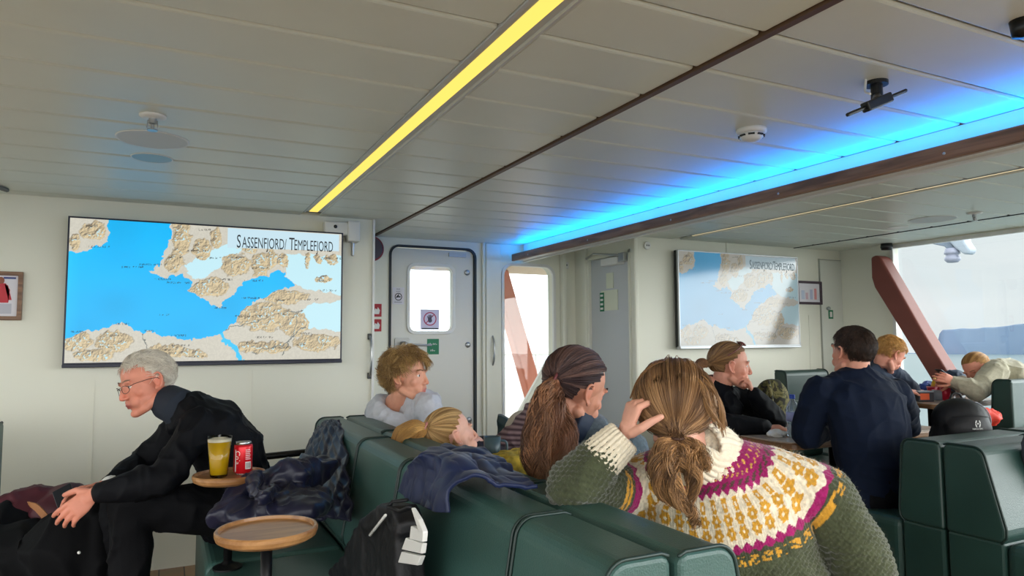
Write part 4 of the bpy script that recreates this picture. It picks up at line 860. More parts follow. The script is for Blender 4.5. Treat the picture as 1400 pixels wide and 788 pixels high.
stripe=mat('striped_cloth',srgb(92,70,78),.8); nt=stripe.node_tree; L=nt.links; wv=nt.nodes.new('ShaderNodeTexWave'); wv.inputs['Scale'].default_value=14; wv.bands_direction='Z'; tt_=nt.nodes.new('ShaderNodeTexCoord'); L.new(tt_.outputs['Object'],wv.inputs['Vector']); rr=nt.nodes.new('ShaderNodeValToRGB'); rr.color_ramp.elements[0].color=srgb(66,46,56); rr.color_ramp.elements[1].color=srgb(140,118,122); L.new(wv.outputs['Fac'],rr.inputs['Fac']); L.new(rr.outputs['Color'],nt.nodes['Principled BSDF'].inputs['Base Color'])
c0=at(688,613,3.1); t=thing('striped_garment','plum striped garment piled behind the dark-haired woman','garment',at(710,600,3.1)); bagsoup('garment_cloth',MB().tube([at(672,612,3.1),at(700,600,3.1),at(735,580,3.1)],[.03,.055,.10],16),stripe,.008,t,.008,16)
c0=at(712,578,3.5); t=thing('beige_cushion','beige rounded bag top behind the striped garment','bag',at(715,585,3.5)); bagsoup('bag_body',MB().ell(at(715,590,3.5),(.10,.08,.10)),mat('bag_beige',srgb(176,166,150),.7),.008,t,.004,16)
t=thing('green_bag','dark green bag corner below the tall window','bag',at(694,583,3.9)); bagsoup('bag_body',MB().prism([(-.07,-.16),(.07,-.16),(.07,.0),(-.05,.07),(-.07,.07)],at(697,586,3.9),cr_,(0,0,1),cf_*V(1,1,0),.12),mat('bag_green',srgb(26,46,46),.6),.008,t,.003,16)
# ---------------- bags at lower left
mr_=mat('maroon_cloth',srgb(74,26,38),.55,noise_amt=.2,noise_scale=6); 
c=at(70,700,3.0); t=thing('maroon_bag','maroon bag with a tan strap piled on the far left seat','bag',(c[0],c[1],.35))
bagsoup('bag_body',MB().ell(at(45,700,3.1),(.16,.14,.10)).ell(at(95,700,3.1),(.15,.14,.095)).ell(at(70,730,3.1),(.22,.16,.11)),mr_,.01,t,.018,9)
drape('strap',[[at(38,686,2.9),at(42,694,2.88)],[at(52,690,2.87),at(50,700,2.86)],[at(68,706,2.84),at(60,712,2.83)]],mat('strap_tan',srgb(150,96,50),.6),20,6,.002,20,3,parent=None)
o_=[o for o in bpy.data.objects if o.name.startswith('strap') and o.parent is None][-1]; o_.parent=t; o_.matrix_parent_inverse=Matrix.Translation(-t.location)
bk=mat('black_cloth',srgb(7,8,11),.8,spec=.2,noise_amt=.2,noise_scale=8,bump=.2,bump_scale=160)
t=thing('black_jacket','black jacket with a pale snap button heaped over the man\'s hands and the bags','jacket',(at(90,760,2.8)[0],at(90,760,2.8)[1],.2))
bagsoup('jacket_cloth',MB().ell(at(30,765,2.85),(.22,.2,.13)).ell(at(100,755,2.8),(.16,.16,.16)).ell(at(125,720,2.85),(.06,.10,.09)).ell(at(135,775,2.8),(.09,.12,.2)).ell(at(0,740,2.95),(.16,.16,.13)).ell(at(60,820,2.8),(.36,.22,.22)),bk,.01,t,.02,7,2)
obj('button',MB().ell(at(108,756,2.64),(.006,.006,.006)),M['white'],t,smooth=True)
obj('plinth_shelf',MB(),bk) if 0 else None
c=at(40,790,3.1); bench('low green leather seat under the pile of bags at the left','X',3.78,3.70,3.66,3.2,[-1.2,-.62],z1=.46,st=.40) if 0 else None
# ---------------- black bag with white stripes hanging on bench A, navy jacket draped over
nv=mat('navy_shell',srgb(20,34,72),.5,noise_amt=.15,noise_scale=6,sheen=.1)
dr=drape('navy_jacket',[
 [onX(541,672,.655),onX(556,640,.665),at(575,622,1.93)*1,at(600,611,2.12),at(635,610,2.25)],
 [onX(556,682,.645),onX(572,648,.655),at(598,622,1.88),at(632,614,2.05),at(665,616,2.15)],
 [onX(575,692,.635),onX(590,655,.645),at(618,630,1.82),at(655,626,1.93),at(690,630,2.0)],
 [onX(596,700,.625),onX(603,664,.637),at(632,646,1.76),at(672,644,1.82),at(712,652,1.84)],
 [onX(606,700,.62),onX(612,668,.635),at(640,652,1.72),at(690,661,1.72),at(735,666,1.72)]],nv,90,90,.011,13,5,.01)
tag(dr,'navy blue shell jacket draped over the bench backs under the blond girl','jacket')
t=thing('striped_black_bag','black bag with white striped strap hanging from the bench back','bag',onX(540,770,.6))
def LX(px,py,X): return onX(px,py,X)
body=MB().prism([(LX(a,b,.6)[1],LX(a,b,.6)[2]) for a,b in ((552,686),(570,690),(580,712),(578,740),(583,790),(575,850),(470,850),(468,788),(500,752),(520,712))],(.53,0,0),(0,1,0),(0,0,1),(1,0,0),.07)
bagsoup('bag_body',body,nb,.006,t,.005,16,2,10)
for k,(pa,pb_,pc,pd) in enumerate((((566,694),(576,710),(583,727),(577,728)),((566,719),(583,727),(582,741),(564,737)),((559,735),(582,743),(580,757),(553,751)),((553,754),(580,760),(575,773),(548,769)))):
    P=[(LX(a,b,.52)[1],LX(a,b,.52)[2]) for a,b in (pa,pb_,pc,pd)]
    obj('white_stripe',MB().prism(P,(.512,0,0),(0,1,0),(0,0,1),(1,0,0),.012),M['white'],t,bev=.002)
obj('shoulder_strap',MB().tube([LX(527,705,.515),LX(517,718,.515),LX(506,732,.515)],.004,8),M['white'],t,smooth=True)
obj('shoulder_strap',MB().tube([LX(556,684,.56),LX(536,686,.53),LX(532,694,.52),LX(548,700,.52),LX(560,694,.53)],.008,8,ratio=.6),nb,t,smooth=True)
# ---------------- quilted jacket draped over far end of bench A
ql=mat('quilted_navy',srgb(25,27,50),.38,sheen=.05,noise_amt=.1,noise_scale=10)
def quilt(u,v): 
    a=np.abs(np.sin((u*6+v*7)*PI))*np.abs(np.sin((u*6-v*7)*PI)); return .016*np.sqrt(a)
t=thing('quilted_jacket','dark navy quilted jacket thrown over the far end of the bench','jacket',(.6,2.9,.55))
dj=drape('jacket_back',[
 [onX(466,578,.74),onX(462,580,.70),onX(470,640,.64),onX(476,712,.60)],
 [onX(452,576,.74),onX(446,580,.69),onX(440,640,.62),onX(440,706,.56)],
 [onX(442,580,.74),onX(432,590,.68),onX(412,650,.56),onX(395,705,.46)],
 [onX(436,590,.72),onX(420,612,.66),onX(385,660,.50),onX(340,708,.36)]],ql,80,110,.010,9,9,.012,disp=quilt,parent=t)
bagsoup('jacket_sleeves',MB().tube([onX(440,640,.55),onX(400,655,.42),onX(350,672,.30),onX(310,705,.20)],[.05,.06,.055,.05],14).ell(onX(400,690,.40),(.13,.16,.05)).ell(onX(345,700,.28),(.10,.12,.045)).tube([onX(352,655,.30),onX(375,650,.36),onX(385,668,.38),onX(355,680,.28),onX(345,668,.27)],.022,12,closed=True),ql,.007,t,.014,16,6,4)
# slats beneath: small crumbs of the deck outside
# ============================================================ PEOPLE
def skinmat(name,c,c2=None):
    m=mat(name,(1,1,1,1),.5,attr='Col',noise_amt=.05,noise_scale=35,bump=.15,bump_scale=300,sub=.08); return m
M['skin']=skinmat('skin',(1,1,1))
def hairmat(name,c1,c2,rough=.42,scale=70):
    m=mat(name,c1,rough,attr='Col',spec=.4); return m
M['hair']=hairmat('hair_strands',(.3,.2,.1,1),(.2,.1,.05,1))
M['eye']=mat('eye_white',srgb(225,215,208),.15); M['iris']=mat('iris',srgb(50,58,60),.1)
SC=V(0,-.012,.03); SR=V(.0765,.0945,.084)       # scalp ellipsoid, head-local (x side, y face, z up)
def headprims(q,T,ear=1.,female=False):
    """T(p): local->world, uses scale s"""
    R,o,s=T
    def E(c,r,rot=None): 
        q.ell(o+R@(V(c)*s),V(r)*s if np.ndim(r) else np.ones(3)*r*s,R if rot is None else R@rot,24,16)
    def Tb(pts,r,n=10): q.tube([o+R@(V(p)*s) for p in pts],[x*s for x in (r if np.ndim(r) else [r]*len(pts))],n)
    jw=.9 if female else 1.
    E(SC,SR); E((0,.030,-.012),(.062,.060,.080)); E((0,.040,-.066),(.050*jw,.046,.036)); E((0,.030,-.055),(.056*jw,.050,.040))
    E((0,.074,-.098),(.021*jw,.017,.015)); Tb([(-.052*jw,.0,-.062),(-.040*jw,.045,-.088),(0,.072,-.098),(.040*jw,.045,-.088),(.052*jw,.0,-.062)],[.017,.017,.017,.017,.017])
    for sx in (-1,1):
        E((sx*.037,.053,-.024),(.025,.0185,.022)); E((sx*.030,.077,.022),(.021,.0105,.0075)); E((sx*.024,.066,-.055),(.022,.022,.024))
        Tb([(sx*.018,.0765,.0105),(sx*.031,.0795,.0145),(sx*.044,.0715,.0105)],[.003,.0038,.003]); Tb([(sx*.019,.0765,-.004),(sx*.031,.0775,-.0072),(sx*.043,.0715,-.003)],[.003,.003,.003])
        E((sx*.0115,.0930,-.034),(.0070,.0085,.0062))
        # ear
        er=frame((sx*.0,1,-.15),(sx*.25,0,1)); 
        pts=[(sx*(.0785+.007*abs(math.sin(a))),-.004-.017*math.cos(a)*1.0-.006*math.sin(a),-.004+.029*math.sin(a)) for a in np.linspace(-1.9,2.6,12)]
        pts=[(sx*(.078+.010*(p[1]<-.004)*1.0),p[1],p[2]) for p in pts]
        Tb(pts,[.0045*ear]*12,8); E((sx*.077,-.006,-.004),(.0055,.014,.024)); E((sx*.079,.003,-.030),(.005,.008,.009)); 
    Tb([(0,.083,.014),(0,.093,-.004),(0,.1015,-.022),(0,.1035,-.030)],[.0085,.0068,.0080,.0088])
    E((0,.098,-.036),(.008,.008,.005))
    # lips
    Tb([(-.022,.080,-.0625),(-.009,.0915,-.0590),(0,.0925,-.0600),(.009,.0915,-.0590),(.022,.080,-.0625)],[.003,.0052,.0050,.0052,.003]); Tb([(-.020,.080,-.0655),(0,.0905,-.0695),(.020,.080,-.0655)],[.003,.0066,.003])
    E((0,.080,-.052),(.018,.010,.012))
def headcolor(P,T,col,base,lip,female=False,stubble=0):
    R,o,s=T; L=(P-o)@R/s; x,y,z=L[:,0],L[:,1],L[:,2]
    g=lambda c,r:np.exp(-(((x-c[0])/r[0])**2+((y-c[1])/r[1])**2+((z-c[2])/r[2])**2))
    red=base*V(1.05,.72,.66)
    for c,r,a in (((0,.11,-.034),(.02,.02,.018),.55),((.045,.06,-.028),(.024,.03,.024),.28),((-.045,.06,-.028),(.024,.03,.024),.28),((.085,-.005,-.004),(.012,.03,.035),.6),((-.085,-.005,-.004),(.012,.03,.035),.6)):
        w=(g(c,r)*a)[:,None]; col=col*(1-w)+red*w
    w=np.clip(g((0,.09,-.0605),(.017,.03,.0065))*1.3+g((0,.09,-.069),(.015,.03,.006))*1.3,0,1)[:,None]*(y>.07)[:,None]; col=col*(1-w)+V(lip)*w
    if stubble:
        w=(np.clip(g((0,.06,-.085),(.06,.07,.025)),0,1)*stubble+g((0,.095,-.050),(.022,.02,.006))*stubble*1.3)[:,None]; col=col*(1-w)+base*V(.52,.45,.42)*w
    return col
def hand(q,wrist,fdir,palm,side,s=1.,curl=.5,spread=.12,thumb=.6,curls=None):
    """fdir: finger direction, palm: palm normal (facing out of the palm), side: +1 thumb towards cross(fdir,palm)"""
    f=nrm(fdir); n=nrm(V(palm)-f*(V(palm)@f)); t=np.cross(f,n)*side; w=V(wrist)
    offs=(.028,.0095,-.009,-.026); ln=(.072,.080,.074,.058); kx=(.086,.090,.086,.078)
    q.tube([w-f*.03*s,w,w+f*.03*s],[.021*s,.021*s,.024*s],12,side=t,ratio=.72)
    q.tube([w+f*.012*s,w+f*.05*s,w+f*.076*s],[.024*s,.036*s,.037*s],14,side=t,ratio=.36)
    for i in range(4):
        a=(1.5-i)*spread; d0=nrm(f+t*a); b=w+(f*kx[i]+t*offs[i])*s
        q.tube([w+(f*.02+t*offs[i]*.5)*s,b],[.010*s,.0098*s],10)
        cu=curls[i] if curls else curl*(1+.12*i); ang=0;p=b;pts=[b];rd=[.0094*s]
        for k,(fr,cf) in enumerate(((.45,.9),(.30,1.1),(.25,.8))):
            ang+=cu*cf; d=nrm(d0*math.cos(ang)+n*math.sin(ang)); p=p+d*ln[i]*fr*s; pts.append(p); rd.append((.0086,.0078,.0066)[k]*s*(1 if i<3 else .9))
        q.tube(pts,rd,10)
    b=w+(f*.018+t*.020+n*.006)*s; d1=nrm(f*.62+t*.75+n*.35*thumb); d2=nrm(f*.85+t*.42+n*(.25+.5*thumb)); 
    q.tube([b,b+d1*.038*s,b+d1*.038*s+d2*.030*s,b+d1*.038*s+d2*.030*s+nrm(d2+n*.3*thumb)*.024*s],[.0135*s,.0115*s,.0100*s,.0078*s],10)
def limb(q,pts,rad,**k): q.tube(pts,rad,16,**k)
def clothmesh(q,vox,it,fold_amp,fold_freq,seed,stretch=(1,1,1),fine=.3):
    me=remesh(q,vox,it); v=getco(me);n=getno(me); P=v*V(stretch)
    h=fold_amp*1.5*crease(P,fold_freq*.85,seed)+fold_amp*fine*noise(P*fold_freq*2.9,seed+7)
    setco(me,v+n*h[:,None]); return me
def hairmask(d):
    """d: unit directions on scalp ellipsoid; True where hair grows"""
    x,y,z=d[...,0],d[...,1],d[...,2]
    front=((y>.50)&(z<.60-.15*np.abs(x)))|((y>.34)&(z<.36)); side=(z<-.20)&(y>-.22); low=(z<-.74); temple=(y>.16)&(z<.10)
    return ~(front|side|low|temple)
def scalp(d,off=0): return SC+d*(SR+off)
def hcol(N,K,c1,c2,var=.25,rows=None,seed=0,tipc=None,n=3,key=None):
    r=np.random.default_rng(seed); t=r.random(N)[:,None]
    if key is not None: t=np.clip(.25*t+.75*key[:,None],0,1)
    t=t; c=lin(c1)*(1-t)+lin(c2)*t; c=c*(1+(var if key is None else var*.5)*(r.random(N)[:,None]-.5)*2)
    cc=np.repeat(c[:,None,:],K,1)
    if tipc is not None: w=np.linspace(0,1,K)[None,:,None]**1.5; cc=cc*(1-w)+lin(tipc)*w
    return np.clip(np.repeat(cc.reshape(-1,3),n,0),0,1)
def capmesh(T,off,maskf=hairmask,n=90,m=70,bumps=.0):
    R,o,s=T; th=np.linspace(.02,PI-.02,m)[:,None]; ph=np.linspace(0,2*PI,n,endpoint=False)[None,:]
    d=np.stack([np.sin(th)*np.cos(ph),np.sin(th)*np.sin(ph),np.cos(th)+0*ph],-1); mk=maskf(d)
    P=scalp(d,off)+d*bumps*noise(d*9,3)[...,None]; P=o+(P@R.T)*s
    idx=np.arange(m*n).reshape(m,n); a=idx[:-1];b=idx[1:]; q=np.stack([a,b,np.roll(b,-1,1),np.roll(a,-1,1)],-1)
    ok=mk[:-1]&mk[1:]&np.roll(mk,-1,1)[:-1]&np.roll(mk,-1,1)[1:]
    return P.reshape(-1,3),q[ok].reshape(-1,4)
def sample_dirs(N,maskf,rng):
    out=[]
    while len(out)<N:
        d=rng.normal(size=(4000,3)); d/=np.linalg.norm(d,axis=1,keepdims=True); d=d[maskf(d)]; out+=list(d)
    return np.array(out[:N])
def hairobj(parts,cols,parent,name='hair',mt=None):
    v,f=join(parts); o=obj(name,(v,f),mt or M['hair'],parent,smooth=True,recalc=False); setcol(o,np.concatenate(cols)); return o
def shorthair(T,N,L,comb,c1,c2,rad=.0011,lift=.35,grav=.25,seed=1,maskf=hairmask,K=6,messy=.25,lenf=None,off=.002):
    """comb(d)-> preferred local direction; strands hug the scalp"""
    rng=np.random.default_rng(seed); d=sample_dirs(N,maskf,rng); R,o,s=T
    P=np.zeros((N,K,3)); P[:,0]=scalp(d,off); c=comb(d); cl_=np.stack([noise(d*5.5,seed+50),noise(d*5.5+7,seed+51),noise(d*5.5+13,seed+52)],1); c=c+rng.normal(size=(N,3))*messy*.5+cl_*messy*4.0; lf=(1+1.3*noise(d*7,seed+60))[:,None]; 
    LL=L*(.75+.5*rng.random(N)); 
    if lenf is not None: LL=LL*lenf(d)
    dirn=None
    for k in range(1,K):
        p=P[:,k-1]; nn=(p-SC)/SR**2; nn/=np.linalg.norm(nn,axis=1,keepdims=True)
        t=c-nn*(np.sum(c*nn,1,keepdims=True)); t/=np.linalg.norm(t,axis=1,keepdims=True)+1e-9
        st=t+nn*lift*lf*(1-k/K*1.1)+V(0,0,-grav); st/=np.linalg.norm(st,axis=1,keepdims=True)
        q=p+st*(LL/(K-1))[:,None]; e=(q-SC)/(SR+off+.002+.004*rng.random((N,1))); r=np.linalg.norm(e,axis=1); e2=np.where(r<1,1/np.maximum(r,1e-6),1)[:,None]; q=SC+(q-SC)*e2
        P[:,k]=q
    W=o+(P@R.T)*s; return strands(W,rad*s,rad*.35*s),hcol(N,K,c1,c2,.3,seed=seed,key=np.clip(.5+1.2*noise(d*8,seed+70),0,1))
def pulled(T,tie,N,c1,c2,off0=.003,off1=.010,seed=2,maskf=hairmask,K=14,rad=.0012,bumps=.004,wave=0.0,parting=None):
    rng=np.random.default_rng(seed); d=sample_dirs(N,maskf,rng); R,o,s=T; tie=V(tie); e=(tie-SC)/SR; td=e/np.linalg.norm(e)
    t=np.linspace(0,1,K)[None,:,None]; dd=d[:,None,:]; 
    om=np.arccos(np.clip((d@td),-1,1))[:,None,None]; so=np.maximum(np.sin(om),1e-3); S=np.sin((1-t)*om)/so*dd+np.sin(t*om)/so*td; S/=np.linalg.norm(S,axis=2,keepdims=True)
    lay=(off0+(off1-off0)*rng.random(N))[:,None,None]; bump=bumps*noise(np.repeat(d[:,None,:],K,1)*7,seed)[...,None]
    P=SC+S*(SR+lay*np.sin(np.clip(t*1.2+.35,0,1)*PI/2)+bump*(1-t)); 
    w=smooth01(t,.8,1.); P=P*(1-w)+(tie+ (rng.normal(size=(N,1,3))*.006))*w
    ka=np.cross(d,td); ka/=np.linalg.norm(ka,axis=1,keepdims=True)+1e-6; key=np.clip(.5+1.1*noise(ka*9+d*1.5,seed+1)+.5*noise(ka*26,seed+2),0,1)
    W=o+(P@R.T)*s; return strands(W,rad*s,rad*.8*s),hcol(N,K,c1,c2,.30,seed=seed,key=key)
def tail(guide,radii,N,c1,c2,rad=.0013,wave=.004,wf=3.,seed=3,K=26,tipc=None,flat=(1,1),curl=0,clumps=9,lenvar=.15,tight=.26):
    """bundle of strands along a world-space guide with a width profile"""
    rng=np.random.default_rng(seed); g=spline(guide,K); r=np.interp(np.linspace(0,1,K),np.linspace(0,1,len(radii)),radii)
    d=np.gradient(g,axis=0); d/=np.linalg.norm(d,axis=1,keepdims=True); u=np.cross(d,cf_+V(.01,.02,.03)); u/=np.linalg.norm(u,axis=1,keepdims=True); w=np.cross(d,u)
    a=rng.random(N)*2*PI; q=np.sqrt(rng.random(N)); x=q*np.cos(a)*flat[0]; y=q*np.sin(a)*flat[1]
    cid=rng.integers(0,clumps,N); ca=rng.random(clumps)*2*PI; cp=rng.random(clumps)*2*PI; cr=.85*np.sqrt(rng.random(clumps)); ck=rng.random(clumps)
    t=np.linspace(0,1,K)[None,:]
    cx=(cr*np.cos(ca))[cid][:,None]; cy=(cr*np.sin(ca))[cid][:,None]; mixc=.85*smooth01(t,.05,.7)
    X=x[:,None]*(1-mixc)+(cx+x[:,None]*tight)*mixc; Y=y[:,None]*(1-mixc)+(cy+y[:,None]*tight)*mixc
    ph=cp[cid][:,None]+.18*rng.random(N)[:,None]; wv=wave*np.sin(t*wf*2*PI+ph)*smooth01(t,0,.3)
    wv2=wave*.7*np.cos(t*wf*2*PI*1.13+ph*1.7)*smooth01(t,0,.3)
    le=1-lenvar*rng.random(N)[:,None]; tt=np.clip(t*le,0,1)*(K-1); i0=np.clip(tt.astype(int),0,K-2); fr=(tt-i0)[...,None]
    G=g[i0]*(1-fr)+g[i0+1]*fr; U=u[i0];Wv=w[i0]; rr=(r[i0]*(1-fr[...,0])+r[i0+1]*fr[...,0])
    P=G+U*(X*rr+wv)[...,None]+Wv*(Y*rr+wv2)[...,None]
    P=P+rng.normal(size=(N,1,3))*.0008
    return strands(P,rad,rad*.5),hcol(N,K,c1,c2,.35,seed=seed,tipc=tipc,key=ck[cid])
def colored(P,c): return np.ones((len(P),3))*lin(c)
def person(label,loc,T,base=(226,170,142),lip=(176,96,90),female=False,stubble=0,neck=None,arms=(),torso=None,legs=(),vox=.0035,eyes=True,brow=(120,90,60),skin_extra=None,hands=(),ear=1.,lidclosed=False,neckr=.054,neckback=-.030,tag_='person'):
    """arms: (shoulder, elbow, wrist). one continuous skin mesh from head to feet"""
    t=thing('person',label,'person',loc); R,o,s=T; q=MB(); headprims(q,T,ear,female)
    nb=V(neck); hb=o+R@(V(0,neckback,-.055)*s); hb2=o+R@(V(0,neckback+.012,-.085)*s)
    limb(q,[hb,hb2*.6+hb*.4,(hb2+nb)/2,nb],[neckr*s,neckr*s*.98,neckr*s*.98,neckr*1.12*s])
    tp=[V(p) for p in torso['pts']]; sd=torso['side']; 
    limb(q,tp,[r*.86 for r in torso['r']],side=sd,ratio=torso.get('ratio',.62))
    limb(q,[nb,tp[-1]],[.055*s,.08*s])
    for a in arms:
        S,E_,W_=map(V,a[:3]); k=a[3] if len(a)>3 else 1.
        limb(q,[tp[-1],S],[.06*k,.05*k]); limb(q,[S,(S+E_)/2,E_],[.048*k,.044*k,.037*k]); limb(q,[E_,E_*.6+W_*.4,W_],[.037*k,.036*k,.022*k])
    for h in hands: hand(q,**h)
    for lg in legs:
        P=[V(p) for p in lg]; 
        limb(q,[tp[0],P[0]],[.09,.085]); limb(q,[P[0],(P[0]+P[1])/2,P[1]],[.085,.075,.055]); limb(q,[P[1],P[1]*.65+P[2]*.35,P[2]],[.052,.055,.034]); 
        if len(P)>3: limb(q,[P[2],P[3]],[.035,.03])
    me=remesh(q,vox,2,.45)
    ob=obj('body',me,M['skin'],t,smooth=True,recalc=False)
    P=getco(me); b=lin(base); col=np.ones((len(P),3))*b; col*= (1+.06*fbm(P*22,4,3))[:,None]
    col=headcolor(P,T,col,b,lin(lip),female,stubble)
    for h in hands:
        w=np.exp(-(np.linalg.norm(P-(V(h['wrist'])+nrm(h['fdir'])*.11),axis=1)/.06)**2)[:,None]*.15; col=col*(1-w)+b*V(1.03,.72,.62)*w
    setcol(ob,np.clip(col,0,1))
    if eyes:
        for sx in (-1,1):
            c=V(sx*.0312,.0672,.0035); 
            if not lidclosed:
                e=obj('eye',MB().ell(o+R@(c*s),.0128*s,R,20,14),M['eye'],t,smooth=True)
                ir=MB().lathe([(0,.0133*s),(.0035*s,.0130*s),(.0058*s,.0122*s),(.006*s,.0112*s)],o+R@(c*s),20,R@np.array([[1,0,0],[0,0,1],[0,-1,0]]).astype(float)); obj('iris',ir,M['iris'],e,smooth=True)
    if brow:
        bc=lin(brow); PP=[]; rng=np.random.default_rng(3)
        for sx in (-1,1):
            for i in range(70):
                u=rng.random(); p=V(sx*(.014+.036*u),.0885-.016*u*u+.001,.0245+.006*math.sin(u*2.4)+.0045*(rng.random()-.5)); e=p+V(sx*.006,-.0015,.002*(1-2*u)); PP.append([p,(p+e)/2+V(0,.0012,0),e])
        PP=o+(np.array(PP)@R.T)*s; v,f=strands(PP,.0007*s,.0003*s); eb=obj('eyebrows',(v,f),M['hair'],t,smooth=True,recalc=False); setcol(eb,np.ones((len(v),3))*bc)
    return t
def clothes(t,name,mt,torso=None,arms=(),legs=(),neck=None,pad=.014,vox=.006,fold=.005,freq=13,seed=1,it=5,extra=None,cuff=.0,armk=1.,stretch=(1,1,1),collar=None,post=None):
    q=MB()
    if torso:
        tp=[V(p) for p in torso['pts']]; limb(q,tp,[r+pad*.4 for r in torso['r']],side=torso['side'],ratio=torso.get('ratio',.62))
    for a in arms:
        S,E_,W_=map(V,a[:3]); k=(a[3] if len(a)>3 else 1.)*armk
        if torso: limb(q,[tp[-1],S],[.072*k,.060*k])
        d=nrm(W_-E_); limb(q,[S,(S+E_)/2,E_],[.052*k+pad,.046*k+pad,.040*k+pad]); limb(q,[E_,E_*.55+W_*.45,W_-d*cuff],[.040*k+pad,.036*k+pad,.027*k+pad*.6])
    for lg in legs:
        P=[V(p) for p in lg]
        if torso: limb(q,[tp[0],P[0]],[.10,.095])
        limb(q,[P[0],(P[0]+P[1])/2,P[1]],[.095+pad*.3,.083+pad*.3,.066+pad*.3]); limb(q,[P[1],P[1]*.6+P[2]*.4,P[2]],[.064+pad*.3,.060+pad*.5,.050+pad*.5])
    if collar:
        a,b,ra,rb=collar; limb(q,[V(a),V(b)],[ra,rb])
    if extra: extra(q)
    me=clothmesh(q,vox,it,fold,freq,seed,stretch)
    if post: post(me)
    return obj(name,me,mt,t,smooth=True,recalc=False)
def shoe(t,ankle,toe,mt):
    a=V(ankle);d=nrm(V(toe)-a)
    q=MB(); q.tube([a+V(0,0,-.01)-d*.03,a+d*.05+V(0,0,-.03),a+d*.15+V(0,0,-.045)],[.045,.042,.034],14); me=remesh(q,.006,3); obj('shoe',me,mt,t,smooth=True,recalc=False)
def fuzz(me,N,L,c1,c2,rad=.0004,seed=5,sel=None):
    rng=np.random.default_rng(seed); P=getco(me);n=getno(me); idx=np.arange(len(P)) if sel is None else np.where(sel(P))[0]; i=rng.choice(idx,N); p=P[i]; d=n[i]+rng.normal(size=(N,3))*.6; d/=np.linalg.norm(d,axis=1,keepdims=True)
    e=p+d*(L*rng.random(N))[:,None]; b=rng.normal(size=(N,3))*.003; S=np.stack([p,(p+e)/2+b,e],1); return strands(S,rad,rad*.6)
ZU=V(0,0,1)
RX=cr_.copy(); FW=cf_.copy(); UPc=-cd_
def HT(px,py,D,fwd,up,s=1.): return (frame(fwd,up),at(px,py,D),s)
jeans=mat('dark_trousers',srgb(7,8,12),.8,spec=.2,noise_amt=.2,noise_scale=9,bump=.25,bump_scale=140)
blackc=mat('black_softshell',srgb(6,8,14),.7,spec=.2,noise_amt=.15,noise_scale=7,sheen=.0,bump=.15,bump_scale=180)
M['shoe']=mat('shoe_dark',srgb(26,26,30),.5)
# ------------------------------------------------------------ 1. man with glasses, facing left
Y1=3.14
hd=HT(201,523,2.83,-RX*.64-FW*.77-ZU*.24,ZU*1.+(-RX)*.26-FW*.05,1.06)
sL=onY(270,582,3.0); sR=onY(250,578,3.31); eL=onY(224,655,2.90); eR=onY(196,640,3.32); wL=onY(139,672,2.93); wR=onY(152,662,3.18)
tor=dict(pts=[onY(320,702,Y1),onY(324,660,Y1),onY(312,616,Y1),onY(286,583,Y1),onY(264,570,Y1)],r=[.175,.168,.18,.195,.15],side=(0,1,0),ratio=[.80,.78,.72,.62,.60])
kL=onY(176,690,2.97); kR=onY(168,688,3.28); hL=onY(310,700,3.02); hR=onY(310,700,3.26); aL=V(kL[0]+.03,2.97,.10); aR=V(kR[0]-.02,3.28,.10)
nk=onY(243,556,Y1)
hds=[dict(wrist=wL+nrm(wL-eL)*.02,fdir=(wL-eL)*V(1,1,1)+V(-.02,.0,-.16),palm=V(.1,.9,-.35),side=-1,s=1.08,curl=.30,spread=.10,thumb=.4),
     dict(wrist=wR+nrm(wR-eR)*.02,fdir=V(-1,-.25,-.10),palm=V(-.1,-.55,-.8),side=1,s=1.05,curl=.35,spread=.08,thumb=.2)]
p1=person('grey-haired man in glasses and black jacket leaning forward on the bench',V(.3,3.14,ST),hd,base=(216,142,118),lip=(160,84,78),neck=nk,arms=[(sL,eL,wL),(sR,eR,wR)],torso=tor,legs=[(hL,kL,aL),(hR,kR,aR)],vox=.0034,hands=hds,brow=(150,130,110),stubble=.15)
cl=clothes(p1,'jacket',blackc,torso=tor,arms=[(sL,eL,wL),(sR,eR,wR)],pad=.020,vox=.006,fold=.009,freq=10,seed=3,cuff=.0,collar=(nk+V(.03,0,-.06),nk+V(.015,0,-.03),.085,.074))
clothes(p1,'trousers',jeans,torso=dict(pts=[tor['pts'][0]+V(.03,0,-.03),tor['pts'][0]+V(0,0,.05)],r=[.16,.17],side=(0,1,0),ratio=.8),legs=[(hL,kL,aL+V(0,0,.03)),(hR,kR,aR+V(0,0,.03))],pad=.02,vox=.007,fold=.008,freq=9,seed=4)
hbm=hd[1]+hd[0]@V(0,-.030,-.080)*1.06
obj('collar',remesh(MB().tube([nk+V(.03,0,-.03),nk,nk*.35+hbm*.65],[.082,.075,.072],24,round_caps=False),.005,3),mat('collar_slate',srgb(30,38,50),.85),p1,smooth=True,recalc=False)
for w_,e_ in ((wR,eR),): obj('cuff',MB().tube([w_-nrm(w_-e_)*.012,w_+nrm(w_-e_)*.012],.034,16),M['white'],p1,smooth=True)
for a_ in (aL,aR): shoe(p1,a_,a_+V(-.2,0,0),M['shoe'])
def mk_old(d): x,y,z=d[...,0],d[...,1],d[...,2]; return hairmask(d)&~((z>.1)&(y>.30)&(np.abs(x)<.75))
s_,c_=shorthair(hd,5200,.030,lambda d:np.stack([0*d[:,0],-.9+0*d[:,0],-.35+0*d[:,0]],1),(252,246,232),(206,196,180),.0011,.45,.1,11,messy=.5)
cp=capmesh(hd,.0018); hairobj([s_,cp],[c_,colored(cp[0],(214,198,178))],p1)
